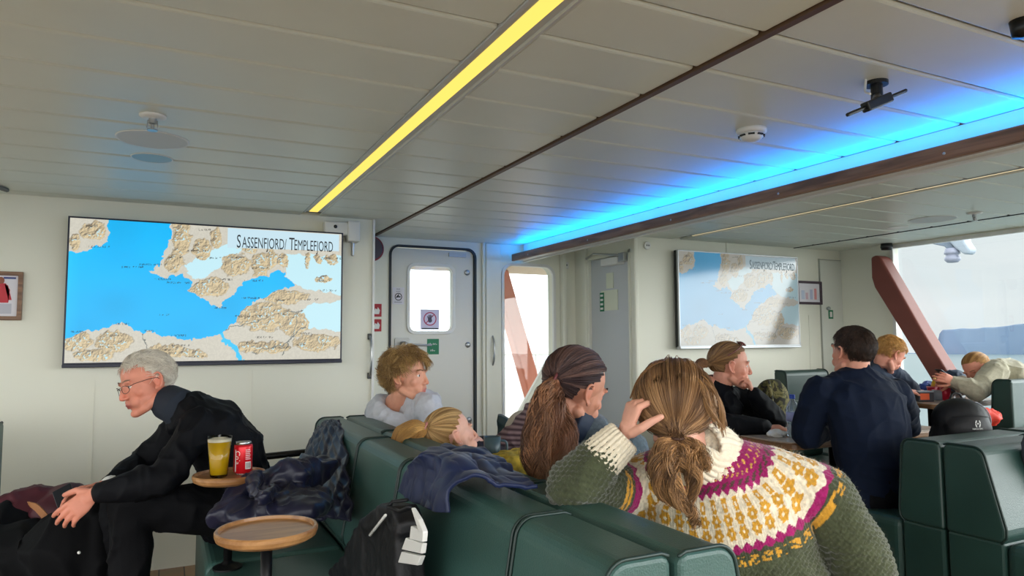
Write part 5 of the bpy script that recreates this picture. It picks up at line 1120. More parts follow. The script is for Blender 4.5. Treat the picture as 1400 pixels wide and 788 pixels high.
# glasses
R,o,s=hd; gm=mat('glasses_frame',srgb(70,58,52),.3,metal=.6)
gl=obj('glasses',MB(),gm,p1) if 0 else None
def loc(p): return o+R@(V(p)*s)
q=MB()
for sx in (-1,1):
    q.tube([loc((sx*.0335+.0235*math.cos(a)*(1),.0985-.010*abs(math.cos(a))*(1 if math.cos(a)*sx>0 else 0)-.002,-.001+.0145*math.sin(a))) for a in np.linspace(0,2*PI,25)[:-1]],.0011*s,6,closed=True)
    q.tube([loc((sx*.056,.088,.005)),loc((sx*.072,.070,.010)),loc((sx*.081,.02,.010)),loc((sx*.083,-.008,.006)),loc((sx*.081,-.022,-.010))],.0013*s,6)
q.tube([loc((-.0105,.099,.003)),loc((0,.102,.006)),loc((.0105,.099,.003))],.0011*s,6)
gt=obj('glasses',q,gm,p1,smooth=True)
# phone in hands
pc=at(90,688,2.84); ph=thing('mobile_phone','dark mobile phone held in the hands of the man with glasses','phone',pc)
obj('phone_body',MB().obb(pc+V(.0,.02,0),(.036,.005,.072),frame(nrm(V(-.3,-.75,.5)),V(-.5,.3,1))),M['dark'],ph,bev=.004); obj('screen',MB().obb(pc+V(.0,.02,0)+nrm(V(-.3,-.75,.5))*.0055,(.033,.0006,.068),frame(nrm(V(-.3,-.75,.5)),V(-.5,.3,1))),mat('phone_screen',srgb(24,28,36),.08),ph)
# ------------------------------------------------------------ 2. blond man in grey hoodie
s2=1.12
hd=HT(556,514,3.62,RX*.93-FW*.28+ZU*.02,ZU*1-RX*.05,s2)
bx=hd[1]
nk=at(543,552,3.66); ch=at(536,600,3.68)
tor=dict(pts=[V(1.42,nk[1]+.02,.60),V(1.32,nk[1],.72),V(1.24,nk[1],.86),V(1.19,nk[1],.97),V(1.17,nk[1],1.02)],r=[.17,.155,.175,.185,.12],side=(0,1,0),ratio=.66)
Yc=nk[1]; sL=V(1.18,Yc+.20,.975); sR=V(1.20,Yc-.19,.965); eL=V(1.33,Yc+.27,.75); eR=V(1.34,Yc-.25,.73); wL=V(1.55,Yc+.15,.72); wR=V(1.56,Yc-.12,.70)
lg=[(V(1.45,Yc+.1,.6),V(1.86,Yc+.12,.56),V(1.84,Yc+.12,.1)),(V(1.45,Yc-.1,.6),V(1.86,Yc-.12,.56),V(1.84,Yc-.12,.1))]
def hds_(wL,wR,eL,eR,s=1.): return [dict(wrist=wL,fdir=wL-eL,palm=(0,0,-1),side=1,s=s,curl=.35),dict(wrist=wR,fdir=wR-eR,palm=(0,0,-1),side=-1,s=s,curl=.35)]
p2=person('young blond man in a light grey hoodie looking back over the bench',V(1.4,Yc,ST),hd,base=(222,160,132),lip=(182,104,92),neck=nk,arms=[(sL,eL,wL),(sR,eR,wR)],torso=tor,legs=lg,hands=hds_(wL,wR,eL,eR),stubble=.22,brow=(130,98,60),neckr=.052,vox=.0038)
hood=mat('hoodie_grey',srgb(196,198,206),.85,noise_amt=.07,noise_scale=40,sheen=.2,bump=.4,bump_scale=220)
def ex(q):
    c=at(538,562,3.64); 
    q.tube([c+RX*.080*math.cos(a)+FW*.085*math.sin(a)+ZU*(.018*math.sin(a)-.035*math.cos(a)) for a in np.linspace(0,2*PI,17)[:-1]],.038,12,closed=True); q.tube([c+RX*.10*math.cos(a)+FW*.09*math.sin(a)+ZU*(.018*math.sin(a)-.035*math.cos(a)-.035) for a in np.linspace(0,2*PI,17)[:-1]],.05,12,closed=True)
    q.ell(at(515,580,3.60),(.07,.07,.05)); q.ell(at(528,596,3.58),(.10,.09,.05))
clothes(p2,'hoodie',hood,torso=tor,arms=[(sL,eL,wL),(sR,eR,wR)],pad=.02,vox=.006,fold=.008,freq=11,seed=8,extra=ex)
clothes(p2,'trousers',jeans,torso=dict(pts=[tor['pts'][0],tor['pts'][1]],r=[.165,.155],side=(0,1,0),ratio=.7),legs=lg,pad=.02,vox=.010)
def mk_mop(d): x,y,z=d[...,0],d[...,1],d[...,2]; return ~(((y>.34)&(z<.50))|((z<-.14)&(y>-.28))|(z<-.85)|((y>.05)&(z<.08)))
s_,c_=shorthair(hd,6500,.060,lambda d:np.stack([1.1*np.sin(d[:,0]*9+d[:,1]*5),np.where(d[:,1]>-.3,.75,-.5)+.5*np.cos(d[:,0]*11),-.45+0*d[:,0]],1),(214,176,116),(124,90,52),.0013,.95,.12,21,mk_mop,K=8,messy=.45,off=.006)
s3_,c3_=shorthair(hd,2500,.072,lambda d:np.stack([.3*d[:,0],-.6+0*d[:,0],-.9+0*d[:,0]],1),(186,148,96),(112,80,46),.0013,.45,.3,22,lambda d:mk_mop(d)&(d[...,1]<-.2),K=8,messy=.25,off=.004)
cp=capmesh(hd,.006,mk_mop,bumps=.006); hairobj([s_,s3_,cp],[c_,c3_,colored(cp[0],(120,84,46))],p2)
# ------------------------------------------------------------ 3. blond girl reclining
hd=HT(617,597,2.93,RX*.82+ZU*.20+FW*.42,ZU*.95-RX*.34,1.04)
nk=at(622,640,3.0); Yg=nk[1]
tor=dict(pts=[V(1.56,Yg+.02,.60),V(1.45,Yg+.02,.66),V(1.33,Yg+.01,.745),V(1.235,Yg,.80),V(1.20,Yg,.82)],r=[.155,.14,.15,.16,.11],side=(0,1,0),ratio=.62)
sL=V(1.21,Yg+.17,.80); sR=V(1.21,Yg-.17,.79); eL=V(1.40,Yg+.24,.70); eR=V(1.40,Yg-.2,.69); wL=V(1.60,Yg+.08,.72); wR=V(1.60,Yg-.05,.72)
lg=[(V(1.62,Yg+.09,.6),V(2.02,Yg+.1,.56),V(2.05,Yg+.1,.1)),(V(1.62,Yg-.07,.6),V(2.02,Yg-.1,.56),V(2.05,Yg-.1,.1))]
p3=person('blond girl with a ponytail reclining with her head on the bench back',V(1.4,Yg,ST),hd,base=(232,180,158),lip=(190,110,104),female=True,neck=nk,arms=[(sL,eL,wL,.88),(sR,eR,wR,.88)],torso=tor,legs=lg,hands=hds_(wL,wR,eL,eR,.9),brow=(170,130,90),neckr=.046,vox=.0034,lidclosed=True)
dkt=mat('dark_top',srgb(34,32,42),.8,noise_amt=.15,noise_scale=10)
clothes(p3,'top',dkt,torso=tor,arms=[(sL,eL,wL,.88),(sR,eR,wR,.88)],pad=.014,vox=.008,collar=(nk+V(.02,0,-.03),nk*.55+(hd[1]+hd[0]@V(0,-.03,-.08))*.45,.075,.064))
clothes(p3,'trousers',jeans,torso=dict(pts=[tor['pts'][0],tor['pts'][1]],r=[.155,.14],side=(0,1,0),ratio=.7),legs=lg,pad=.014,vox=.010)
R,o,s=hd
tw=at(583,585,2.86); tie=(R.T@(tw-o))/s; tie=tie/np.linalg.norm((tie-SC)/(SR+.016)) if 0 else tie
e_=(V(tie)-SC); tie=SC+e_/np.linalg.norm(e_/(SR+.012)); tw=o+R@(tie*s)
a_,ac=pulled(hd,tie,5200,(224,186,128),(146,108,66),.002,.007,31,K=12,rad=.0011,bumps=.002)
cp=capmesh(hd,.0025); 
b_,bc=tail([tw,at(566,584,2.83),at(550,594,2.80),at(542,608,2.78),at(538,618,2.77)],[.012,.032,.040,.034,.012],1400,(222,176,104),(150,106,58),.0012,.003,1.5,32,K=18)
b2,bc2=tail([tw,at(570,596,2.83),at(560,610,2.80),at(552,617,2.78)],[.012,.030,.034,.014],900,(214,166,96),(150,106,58),.0012,.003,1.5,33,K=14)
f_,fc=tail([o+R@(V(.07,.0,.0)*s),at(622,612,2.84),at(626,622,2.82)],[.01,.016,.01],60,(222,180,120),(180,136,84),.0008,.004,1.,34,K=10)
hairobj([a_,cp,b_,b2,f_],[ac,colored(cp[0],(168,122,66)),bc,bc2,fc],p3)
obj('hair_tie',MB().tube([tw+V(0,0,0)+(RX*.35+ZU*.9)*.020*math.cos(a)+FW*.018*math.sin(a)-RX*.004 for a in np.linspace(0,2*PI,17)[:-1]],.006,8,closed=True),mat('tie_pink',srgb(196,130,120),.6),p3,smooth=True)
# ------------------------------------------------------------ 4. dark-haired woman with long ponytail
s4=1.12
hd=HT(787,531,2.27,RX*.84+FW*.50-ZU*.36,ZU*.93+RX*.27,s4*.97)
nk=at(795,590,2.32); Yw=nk[1]
tor=dict(pts=[V(1.42,Yw,.60),V(1.38,Yw,.72),V(1.31,Yw,.86),V(1.26,Yw,.97),V(1.25,Yw,1.00)],r=[.155,.135,.155,.17,.11],side=(-.25,1,0),ratio=.66)
sL=V(1.20,Yw+.17,.955); sR=V(1.30,Yw-.17,.955); eL=V(1.35,Yw+.25,.73); eR=V(1.42,Yw-.22,.72); wL=V(1.58,Yw+.1,.74); wR=V(1.60,Yw-.03,.74)
lg=[(V(1.48,Yw+.1,.6),V(1.9,Yw+.1,.56),V(1.9,Yw+.1,.1)),(V(1.48,Yw-.08,.6),V(1.9,Yw-.1,.56),V(1.9,Yw-.1,.1))]
p4=person('dark-haired woman with a very long ponytail and a slate fleece, head bowed',V(1.35,Yw,ST),hd,base=(206,146,120),lip=(160,90,84),female=True,neck=nk,arms=[(sL,eL,wL,.95),(sR,eR,wR,.95)],torso=tor,legs=lg,hands=hds_(wL,wR,eL,eR,.95),brow=(60,42,36),ear=.9,neckr=.048,vox=.0034,lidclosed=True)
flc=mat('fleece_slate',srgb(84,100,110),.9,noise_amt=.25,noise_scale=90,sheen=.3,bump=.6,bump_scale=180)
clothes(p4,'fleece',flc,torso=tor,arms=[(sL,eL,wL,.95),(sR,eR,wR,.95)],pad=.024,vox=.006,fold=.006,freq=9,seed=12)
cb_=obj('collar',remesh(MB().tube([nk+V(-.0,0,-.06),nk+ZU*.0,nk*.22+(hd[1]+hd[0]@V(0,-.035,-.085)*s4)*.78],[.095,.084,.080],24,round_caps=False),.005,3),mat('collar_navy',srgb(28,42,64),.7),p4,smooth=True,recalc=False)
clothes(p4,'trousers',jeans,torso=dict(pts=[tor['pts'][0],tor['pts'][1]],r=[.155,.14],side=(0,1,0),ratio=.7),legs=lg,pad=.014,vox=.010)
R,o,s=hd
tw=at(750,520,2.16); e_=(R.T@(tw-o))/s-SC; tie=SC+e_/np.linalg.norm(e_/(SR+.014)); tw=o+R@(tie*s)
a_,ac=pulled(hd,tie,7000,(112,84,76),(44,30,34),.003,.012,41,K=14,rad=.0012,bumps=.006)
cp=capmesh(hd,.0035,bumps=.002)
ga=[tw,at(744,545,2.11),at(736,590,2.07),at(733,630,2.06),at(738,664,2.06)]
b_,bc=tail(ga,[.012,.027,.044,.048,.014],2800,(206,150,110),(44,28,30),.0012,.012,2.6,42,K=34,clumps=40,lenvar=.25,tight=.17)
gb=[tw,at(757,548,2.12),at(768,590,2.09),at(768,625,2.08),at(752,668,2.07)]
b2,bc2=tail(gb,[.012,.028,.042,.038,.012],1800,(180,126,94),(42,28,30),.0012,.011,2.4,43,K=34,clumps=28,lenvar=.25,tight=.17)
hairobj([a_,cp,b_,b2],[ac,colored(cp[0],(52,36,34)),bc,bc2],p4)
obj('hair_tie',MB().tube([tw+ZU*.0+(RX*.5+ZU*.8)*.022*math.cos(a)+FW*.02*math.sin(a)-RX*.003 for a in np.linspace(0,2*PI,17)[:-1]],.005,8,closed=True),mat('tie_plum',srgb(110,54,56),.6),p4,smooth=True)
# ------------------------------------------------------------ 5. woman in the patterned wool sweater (foreground)
s5=1.0
hd=HT(924,562,1.78,RX*.24+FW*.95-ZU*.22,ZU*.97-RX*.10,1.03)
o=hd[1]; nk=at(966,622,1.80)
c5=at(990,690,1.80)
sL=at(862,672,1.87); sR=at(1126,680,1.76)
eL=at(785,662,1.72); wL=at(846,604,1.72); eR=at(1180,778,1.70); wR=at(1080,830,1.95)
up_=nk-V(0,0,.03)
shd=nrm(sR-sL)
tor=dict(pts=[V(1.36,1.36,.60),V(1.34,1.38,.70),(c5+V(0,0,-.10)),(c5*.75+nk*.25),nk*.55+c5*.45],r=[.185,.175,.195,.20,.14],side=shd,ratio=[.72,.70,.64,.60,.66])
lg=[(V(1.45,1.50,.6),V(1.9,1.55,.56),V(1.9,1.55,.1)),(V(1.45,1.27,.6),V(1.88,1.2,.56),V(1.9,1.2,.1))]
hL=dict(wrist=wL+nrm(wL-eL)*.015,fdir=ZU*.85+RX*.30-FW*.05,palm=RX*.85+FW*.25-ZU*.25,side=-1,s=1.0,curl=.95,spread=.07,thumb=.5)
hR=dict(wrist=wR,fdir=wR-eR,palm=(0,0,-1),side=-1,s=.95,curl=.4)
p5=person('woman in a patterned wool sweater resting her head on her hand',V(1.36,1.38,ST),hd,base=(228,170,148),lip=(180,100,94),female=True,neck=nk,arms=[(sL,eL,wL,.95),(sR,eR,wR,.95)],torso=tor,legs=lg,hands=[hL,hR],brow=(110,80,56),neckr=.047,vox=.003)
clothes(p5,'trousers',jeans,torso=dict(pts=[tor['pts'][0],tor['pts'][1]],r=[.17,.16],side=shd,ratio=.7),legs=lg,pad=.014,vox=.010)
# sweater mesh
q=MB(); tp=[V(p) for p in tor['pts']]
limb(q,tp,[.205,.20,.215,.215,.15],side=shd,ratio=[.80,.78,.70,.62,.62])
for S,E_,W_ in ((sL,eL,wL),(sR,eR,wR)):
    limb(q,[tp[-1],(tp[-1]+S)/2+V(0,0,.012),S],[.10,.092,.082]); limb(q,[S,(S+E_)/2,E_],[.082,.076,.068])
limb(q,[eL,eL*.5+wL*.5,wL-nrm(wL-eL)*.03],[.066,.058,.046]); limb(q,[eR,(eR+wR)/2,wR-nrm(wR-eR)*.03],[.068,.06,.045])
limb(q,[nk*.5+c5*.5,nk],[.13,.085])
me=remesh(q,.0058,8,.5)
b=bmesh.new(); b.from_mesh(me); bmesh.ops.subdivide_edges(b,edges=b.edges,cuts=1,use_grid_fill=True,smooth=.4); b.to_mesh(me); b.free(); me.update()
v=getco(me); n=getno(me)
fold=.010*(1-2*np.abs(noise(v*V(6,6,9),71)))+.004*noise(v*18,72)
nkc=nk+ (tp[-1]-nk)*.1; ax=nrm(nk-c5+V(0,0,.08)); rel=v-nkc; hgt=rel@ax; per=rel-hgt[:,None]*ax; sd_=per@shd; rr=np.sqrt(np.maximum((per**2).sum(1)-sd_**2,0)*1.15+(.90*sd_)**2)
yk=np.sqrt(rr**2+(np.minimum(hgt,0)*1.15)**2)
e1=nrm(-FW-ax*(-FW@ax)); e2=np.cross(ax,e1); ang=np.arctan2(per@e2,per@e1)
fold=fold*(.35+.65*smooth01(yk,.2,.34))
vv=yk*1.12-.078                    # distance from collar
def segt(P,a,b):
    t=np.clip(((P-a)@(b-a))/((b-a)@(b-a)),0,1); return t,np.linalg.norm(P-a-t[:,None]*(b-a),axis=1)
tors=[tp[-1],tp[-2],tp[-3],tp[-4]]; dtor=np.min([segt(v,tors[i],tors[i+1])[1] for i in range(3)],0)-.10
for S,E_,W_ in ((sL,eL,wL),(sR,eR,wR)):
    t1,d1=segt(v,S,E_); t2,d2=segt(v,E_,W_); 
    m1=(d1<dtor+.02)&(d1<.12)&(t1>.02)&(d1<=d2+.0); vv=np.where(m1,np.maximum(vv,.150+t1*.22),vv); m2=(d2<d1)&(d2<.095)&(d2<dtor+.06); vv=np.where(m2,1.,vv)
NU=150
row=.0052; rw=np.floor(vv/row); us=ang/(2*PI)*NU*1.; uq=np.floor(us); ff=us-uq
# armhole/sleeve stitches outside yoke use plain knit
cream=lin((232,220,196)); mag=lin((158,22,98)); must=lin((206,152,48)); grn=lin((70,76,52)); grn2=lin((66,70,50)); brn=lin((84,60,52)); yel=lin((226,176,80))
# smooth stitch position for pattern
def band(a,b): return (vv>=a)&(vv<b)
per12=np.mod(uq,12)
ph=np.abs(np.mod(us,4)-2)/2                     # triangle 0..1
col=np.ones((len(v),3))*grn; col=np.where((_h(uq.astype(np.int64),rw.astype(np.int64),0*rw.astype(np.int64),3)>.6)[:,None],grn*.82,col)
z1=.080; z2=.205; z3=.230; z4=.268
col=np.where((vv<z1+.014*ph)[:,None],mag,col); col=np.where((vv<.018)[:,None],cream,col)
m_=(vv>z1*.40)&(vv<z1*.46+.004*ph); col=np.where((m_&(np.mod(uq,4)==0))[:,None],yel,col); m_=(vv>z1*.60)&(vv<z1*.70)&(np.mod(uq+rw,3)==0); col=np.where(m_[:,None],yel*.9,col); m_=(vv>z1*.80)&(vv<z1*.98)&(np.mod(uq+rw,4)<2); col=np.where(m_[:,None],brn,col)
cm=(vv>=z1+.014*ph)&(vv<z2+.016*ph); col=np.where(cm[:,None],cream,col)
# flowers: two rows, 10 stitches period
per_=5.0; uc=np.mod(us,per_)-per_/2; du_=uc*(yk*2*PI/NU)
for k,(vc,sz) in enumerate(((.112,.0125),(.146,.0170),(.181,.0190))):
    dv_=vv-vc; r_=np.hypot(du_*1.0,dv_); th_=np.arctan2(dv_,du_); pet=sz*(.90+.13*np.cos(th_*6))
    m_=cm&(r_<pet)&(r_>.0042); 
    if k==0: m_=cm&(np.abs(du_)<.0075)&(np.abs(dv_)<.016)&~((np.abs(du_)<.0028)&(np.abs(dv_)<.006))
    col=np.where(m_[:,None],must*(1+.15*noise(v*300,5))[:,None],col)
col=np.where(((vv>=z2+.016*ph)&(vv<z3-.004+.010*(1-ph)))[:,None],mag,col)
m_=(vv>z3+.012)&(vv<z4)&(_h((uq*1).astype(np.int64),rw.astype(np.int64),0*rw.astype(np.int64),9)>.52)&(np.mod(uq,5)!=0); col=np.where(m_[:,None],must*1.05,col)
# knit relief
kn=.0016*np.abs(np.sin(us*PI))+.0009*np.sin((vv/row+np.abs(ff-.5)*1.2)*2*PI)
out=smooth01(vv,z4,z4+.02); P=v; dsl=.0018*np.sin((v@nrm(V(.3,.2,1)))*2*PI/.0135+2.5*np.abs(np.sin((v@nrm(V(1,-.4,.2)))*PI/.012)))
h=fold+kn*(1-out)+dsl*out*1.1+.0012*noise(v*240,9)
setco(me,v+n*h[:,None])
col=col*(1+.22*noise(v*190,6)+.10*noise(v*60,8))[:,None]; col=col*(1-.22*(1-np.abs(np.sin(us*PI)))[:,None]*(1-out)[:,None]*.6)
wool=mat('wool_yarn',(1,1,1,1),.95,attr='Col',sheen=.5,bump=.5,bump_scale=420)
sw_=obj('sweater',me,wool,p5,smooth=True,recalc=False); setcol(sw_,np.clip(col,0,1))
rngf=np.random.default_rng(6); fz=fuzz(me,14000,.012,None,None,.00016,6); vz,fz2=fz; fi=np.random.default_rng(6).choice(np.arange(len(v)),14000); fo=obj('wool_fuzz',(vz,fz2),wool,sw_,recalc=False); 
# colour fuzz pale
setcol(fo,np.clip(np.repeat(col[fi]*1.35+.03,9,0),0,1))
# ribbed collar & left cuff
def ribtube(name,pts,rad,nrib,colr,parent,k=96,amp=.0022,fold_=True):
    pts=spline(pts,30); rad=np.interp(np.linspace(0,1,30),np.linspace(0,1,len(rad)),rad); d=np.gradient(pts,axis=0); d/=np.linalg.norm(d,axis=1,keepdims=True); u=nrm(np.cross(d[0],V(.1,.3,.9))); vs=[]
    for i in range(30):
        u=nrm(u-d[i]*(u@d[i])); w=np.cross(d[i],u)
        for j in range(k*2):
            a=PI*j/k; r_=rad[i]+amp*math.cos(a*nrib)+.0012*math.sin(i*2.2+3*math.cos(a*nrib)); vs.append(pts[i]+(u*math.cos(a)+w*math.sin(a))*r_)
    K2=k*2; i=np.arange(29)[:,None]*K2+np.arange(K2)[None,:]; i2=np.arange(29)[:,None]*K2+(np.arange(K2)[None,:]+1)%K2; f=np.stack([i,i2,i2+K2,i+K2],-1).reshape(-1,4)
    v=np.array(vs); ob=obj(name,(v,f),wool,parent,smooth=True,recalc=True,solid=.004); setcol(ob,lin(colr)*(1+.12*noise(v*260,4))[:,None]*np.ones((len(v),3))); return ob
hb=hd[1]+hd[0]@V(0,-.030,-.10)*1.06
ctop=hb*.55+nk*.45
ribtube('collar',[nk-ax*.046,nk-ax*.01,nk*.5+ctop*.5,ctop,ctop+ax*.006],[.103,.093,.086,.082,.066],34,(232,220,196),p5)
dW=nrm(wL-eL)
ribtube('cuff',[wL-dW*.065,wL-dW*.03,wL+dW*.012,wL+dW*.020],[.052,.049,.043,.036],24,(230,218,194),p5)
ribtube('cuff',[wR-nrm(wR-eR)*.06,wR],[.05,.042],24,(96,102,76),p5)
# hair
R,o,s=hd
tw=at(925,601,1.66); e_=(R.T@(tw-o))/s-SC; tie=SC+e_/np.linalg.norm(e_/(SR+.012)); tie=(R.T@(tw-o))/s
def mk5(d): x,y,z=d[...,0],d[...,1],d[...,2]; return ~(((y>.35)&(z<.5))|((z<-.10)&(y>-.28))|(z<-.85)|((y>.10)&(z<.05)))
a_,ac=pulled(hd,tie,11000,(160,122,88),(66,46,36),.004,.020,51,mk5,K=18,rad=.0011,bumps=.008)
a3,ac3=pulled(hd,V(tie)+V(0,0,.0),1500,(190,148,104),(110,80,56),.018,.024,57,mk5,K=18,rad=.0009,bumps=.009)
cp=capmesh(hd,.004,mk5,bumps=.003)
tails=[];tc=[]
for gi,(g,r_,N_) in enumerate((([tw,at(915,625,1.64),at(912,655,1.62),at(925,685,1.62),at(948,702,1.62)],[.012,.021,.025,.019,.006],1500),
  ([tw,at(935,622,1.64),at(944,640,1.63),at(948,662,1.63),at(940,690,1.62)],[.012,.021,.022,.014,.005],1300),
  ([tw,at(905,614,1.65),at(900,640,1.63),at(904,668,1.62),at(922,692,1.62)],[.010,.018,.020,.015,.006],900),
  ([tw,at(950,616,1.65),at(962,630,1.63),at(964,646,1.63)],[.012,.022,.020,.006],400),
  ([at(925,680,1.62),at(945,700,1.61),at(950,715,1.61),at(953,724,1.61)],[.010,.010,.005,.002],80))):
    x,y=tail(g,r_,int(N_*.7),(196,148,98),(60,40,30),.0010,.010,1.8,60+gi,K=28,clumps=18,lenvar=.35,tight=.18); tails.append(x);tc.append(y)
# loose strands on the right side, in front of the ear
for gi,g in enumerate(([at(940,505,1.74),at(968,525,1.70),at(983,560,1.70),at(990,598,1.72)],[at(935,505,1.72),at(960,530,1.68),at(975,565,1.67),at(985,590,1.70)],[at(945,510,1.78),at(975,535,1.76),at(990,575,1.76),at(984,602,1.78)])):
    x,y=tail(g,[.003,.005,.007,.005],45,(184,140,92),(96,68,46),.0009,.005,1.4,70+gi,K=20,clumps=6); tails.append(x);tc.append(y)
x,y=tail([at(862,545,1.76),at(872,520,1.72),at(892,500,1.72),at(915,494,1.74),at(940,505,1.76)],[.001,.003,.004,.004,.002],14,(150,110,70),(110,80,50),.0006,.001,1.,80,K=20); tails.append(x);tc.append(y)
hairobj([a_,a3,cp]+tails,[ac,ac3,colored(cp[0],(62,44,34))]+tc,p5)
obj('hair_tie',MB().tube([tw+(RX*.95)*.017*math.cos(a)+FW*.017*math.sin(a)+ZU*.004 for a in np.linspace(0,2*PI,17)[:-1]],.004,8,closed=True),mat('tie_brown',srgb(70,46,34),.6),p5,smooth=True)
# ------------------------------------------------------------ 6. woman at table, sunglasses on her head
s6=1.12
hd=HT(998,500,3.95,RX*.95-FW*.10-ZU*.06,ZU*1-RX*.06,s6)
nk=at(978,536,4.0); Yw=nk[1]; Xw=nk[0]
tor=dict(pts=[V(Xw-.05,Yw+.05,.60),V(Xw-.05,Yw+.05,.72),V(Xw-.04,Yw+.03,.86),V(Xw-.03,Yw,.97),V(Xw-.02,Yw,1.02)],r=[.17,.155,.17,.175,.12],side=nrm(V(-.35,.9,0)),ratio=.68)
sR=at(960,548,3.88); sL=at(1008,545,4.14); eR=at(985,580,3.72); wR=at(1046,576,3.74); eL=at(1058,574,3.93); wL=at(1031,541,3.86)
eR[2]=max(eR[2],TZ+.05); wR[2]=TZ+.035; eL[2]=TZ+.05
lg=[(V(Xw,Yw+.1,.6),V(Xw+.42,Yw+.02,.56),V(Xw+.42,Yw+.02,.1)),(V(Xw,Yw-.06,.6),V(Xw+.40,Yw-.16,.56),V(Xw+.40,Yw-.16,.1))]
hds=[dict(wrist=wR,fdir=RX*1-ZU*.02-FW*.1,palm=V(0,0,-1)+FW*.3,side=-1,s=1.0,curl=.42,spread=.07,thumb=.5),dict(wrist=wL+V(0,0,.0),fdir=-RX*.35+ZU*.95,palm=-RX*.9+FW*.3,side=-1,s=.95,curl=.7,spread=.02,thumb=.3)]
p6=person('woman in black with sunglasses on her hair, chin on her hand at the table',V(Xw,Yw,.5),hd,base=(214,150,126),lip=(166,90,86),female=True,neck=nk,arms=[(sR,eR,wR,.95),(sL,eL,wL,.95)],torso=tor,legs=lg,hands=hds,brow=(110,80,60),neckr=.050,vox=.0038)
clothes(p6,'jacket',blackc,torso=tor,arms=[(sR,eR,wR,.95),(sL,eL,wL,.95)],pad=.022,vox=.006,fold=.008,freq=10,seed=22,collar=(nk+V(0,0,-.05),nk+V(.0,0,.01),.09,.072))
clothes(p6,'trousers',jeans,torso=dict(pts=[tor['pts'][0],tor['pts'][1]],r=[.17,.155],side=(0,1,0),ratio=.7),legs=lg,pad=.014,vox=.010)
R,o,s=hd; tw=at(966,498,3.9); tie=(R.T@(tw-o))/s
a_,ac=pulled(hd,tie,5000,(176,134,86),(110,78,52),.002,.009,91,K=12,rad=.0013,bumps=.003)
cp=capmesh(hd,.003); b_,bc=tail([tw,at(958,497,3.9),at(954,503,3.9),at(958,512,3.9)],[.02,.035,.035,.02],700,(168,124,84),(120,84,58),.0013,.006,1.,92,K=14)
hairobj([a_,cp,b_],[ac,colored(cp[0],(120,88,58)),bc],p6)
q=MB()
for sx in (-1,1):
    lz=[loc_ for loc_ in []]
    q.ell(o+R@(V(sx*.030,.050,.114)*s),V(.027,.007,.019)*s,R@np.array([[1,0,0],[0,.5,-.86],[0,.86,.5]]))
    q.tube([o+R@(V(sx*.055,.045,.112)*s),o+R@(V(sx*.082,.02,.085)*s),o+R@(V(sx*.092,-.03,.05)*s)],.003,6)
obj('sunglasses',q,mat('sunglasses_frame',srgb(120,70,66),.25),p6,smooth=True)
# ------------------------------------------------------------ 7. man in navy sweater, back view
s7=1.02
hd=HT(1165,481,3.36,FW*.93-RX*.36+ZU*.0,ZU*1,s7)
nk=at(1172,512,3.34); Yw=nk[1];Xw=nk[0]
sL=at(1122,537,3.30); sR=at(1226,540,3.42); eL=at(1102,590,3.34); wL=at(1140,580,3.56); eR=at(1240,598,3.62); wR=at(1150,588,3.78)
eL[2]=TZ+.055; wL[2]=TZ+.05; eR[2]=TZ+.06; wR[2]=TZ+.05
pv=at(1200,680,3.16)
tor=dict(pts=[pv,at(1198,640,3.18),at(1190,592,3.24),at(1180,545,3.30),at(1175,524,3.33)],r=[.185,.17,.19,.205,.13],side=nrm((sR-sL)*V(1,1,0)),ratio=.64)
lg=[(pv+V(-.08,.12,-.03),pv+V(-.22,.52,-.05),pv+V(-.22,.50,-.5)),(pv+V(.1,.14,-.03),pv+V(.12,.55,-.05),pv+V(.12,.52,-.5))]
hds=[dict(wrist=wL,fdir=(wL-eL)*V(1,1,.2),palm=V(0,.4,-1),side=1,s=1.05,curl=.4,thumb=.5),dict(wrist=wR,fdir=(wR-eR)*V(1,1,.2),palm=V(0,0,-1),side=-1,s=1.05,curl=.4)]
p7=person('man in a navy sweater seen from behind, elbows on the oak table',V(pv[0],pv[1],.57),hd,base=(220,156,132),lip=(170,96,88),neck=nk,arms=[(sL,eL,wL,1.05),(sR,eR,wR,1.05)],torso=tor,legs=lg,hands=hds,brow=(60,45,35),neckr=.056,vox=.0038,ear=1.15)
navy=mat('navy_knit',srgb(15,25,44),.85,spec=.2,noise_amt=.12,noise_scale=9,sheen=.04,bump=.25,bump_scale=260)
clothes(p7,'sweater',navy,torso=tor,arms=[(sL,eL,wL,1.08),(sR,eR,wR,1.08)],pad=.022,vox=.006,fold=.008,freq=8,seed=31,collar=(nk+V(0,0,-.05),nk+V(0,0,.012),.095,.066))
clothes(p7,'trousers',jeans,torso=dict(pts=[tor['pts'][0],tor['pts'][0]*.7+tor['pts'][1]*.3],r=[.175,.15],side=tor['side'],ratio=.75),legs=lg,pad=.02,vox=.008,fold=.006,freq=10)
def mk7(d): x,y,z=d[...,0],d[...,1],d[...,2]; return ~(((y>.35)&(z<.6))|((z<-.10)&(y>-.30))|(z<-.62)|((y>.05)&(z<.05)))
s_,c_=shorthair(hd,6500,.022,lambda d:np.stack([.2*d[:,0],.25+0*d[:,0],-.9*(1-.0*d[:,0])],1),(78,58,46),(40,30,26),.0010,.35,.1,101,mk7,messy=.3,lenf=lambda d:1+.5*(d[:,2]>.4),off=.004)
cp=capmesh(hd,.005,mk7); hairobj([s_,cp],[c_,colored(cp[0],(48,36,30))],p7)
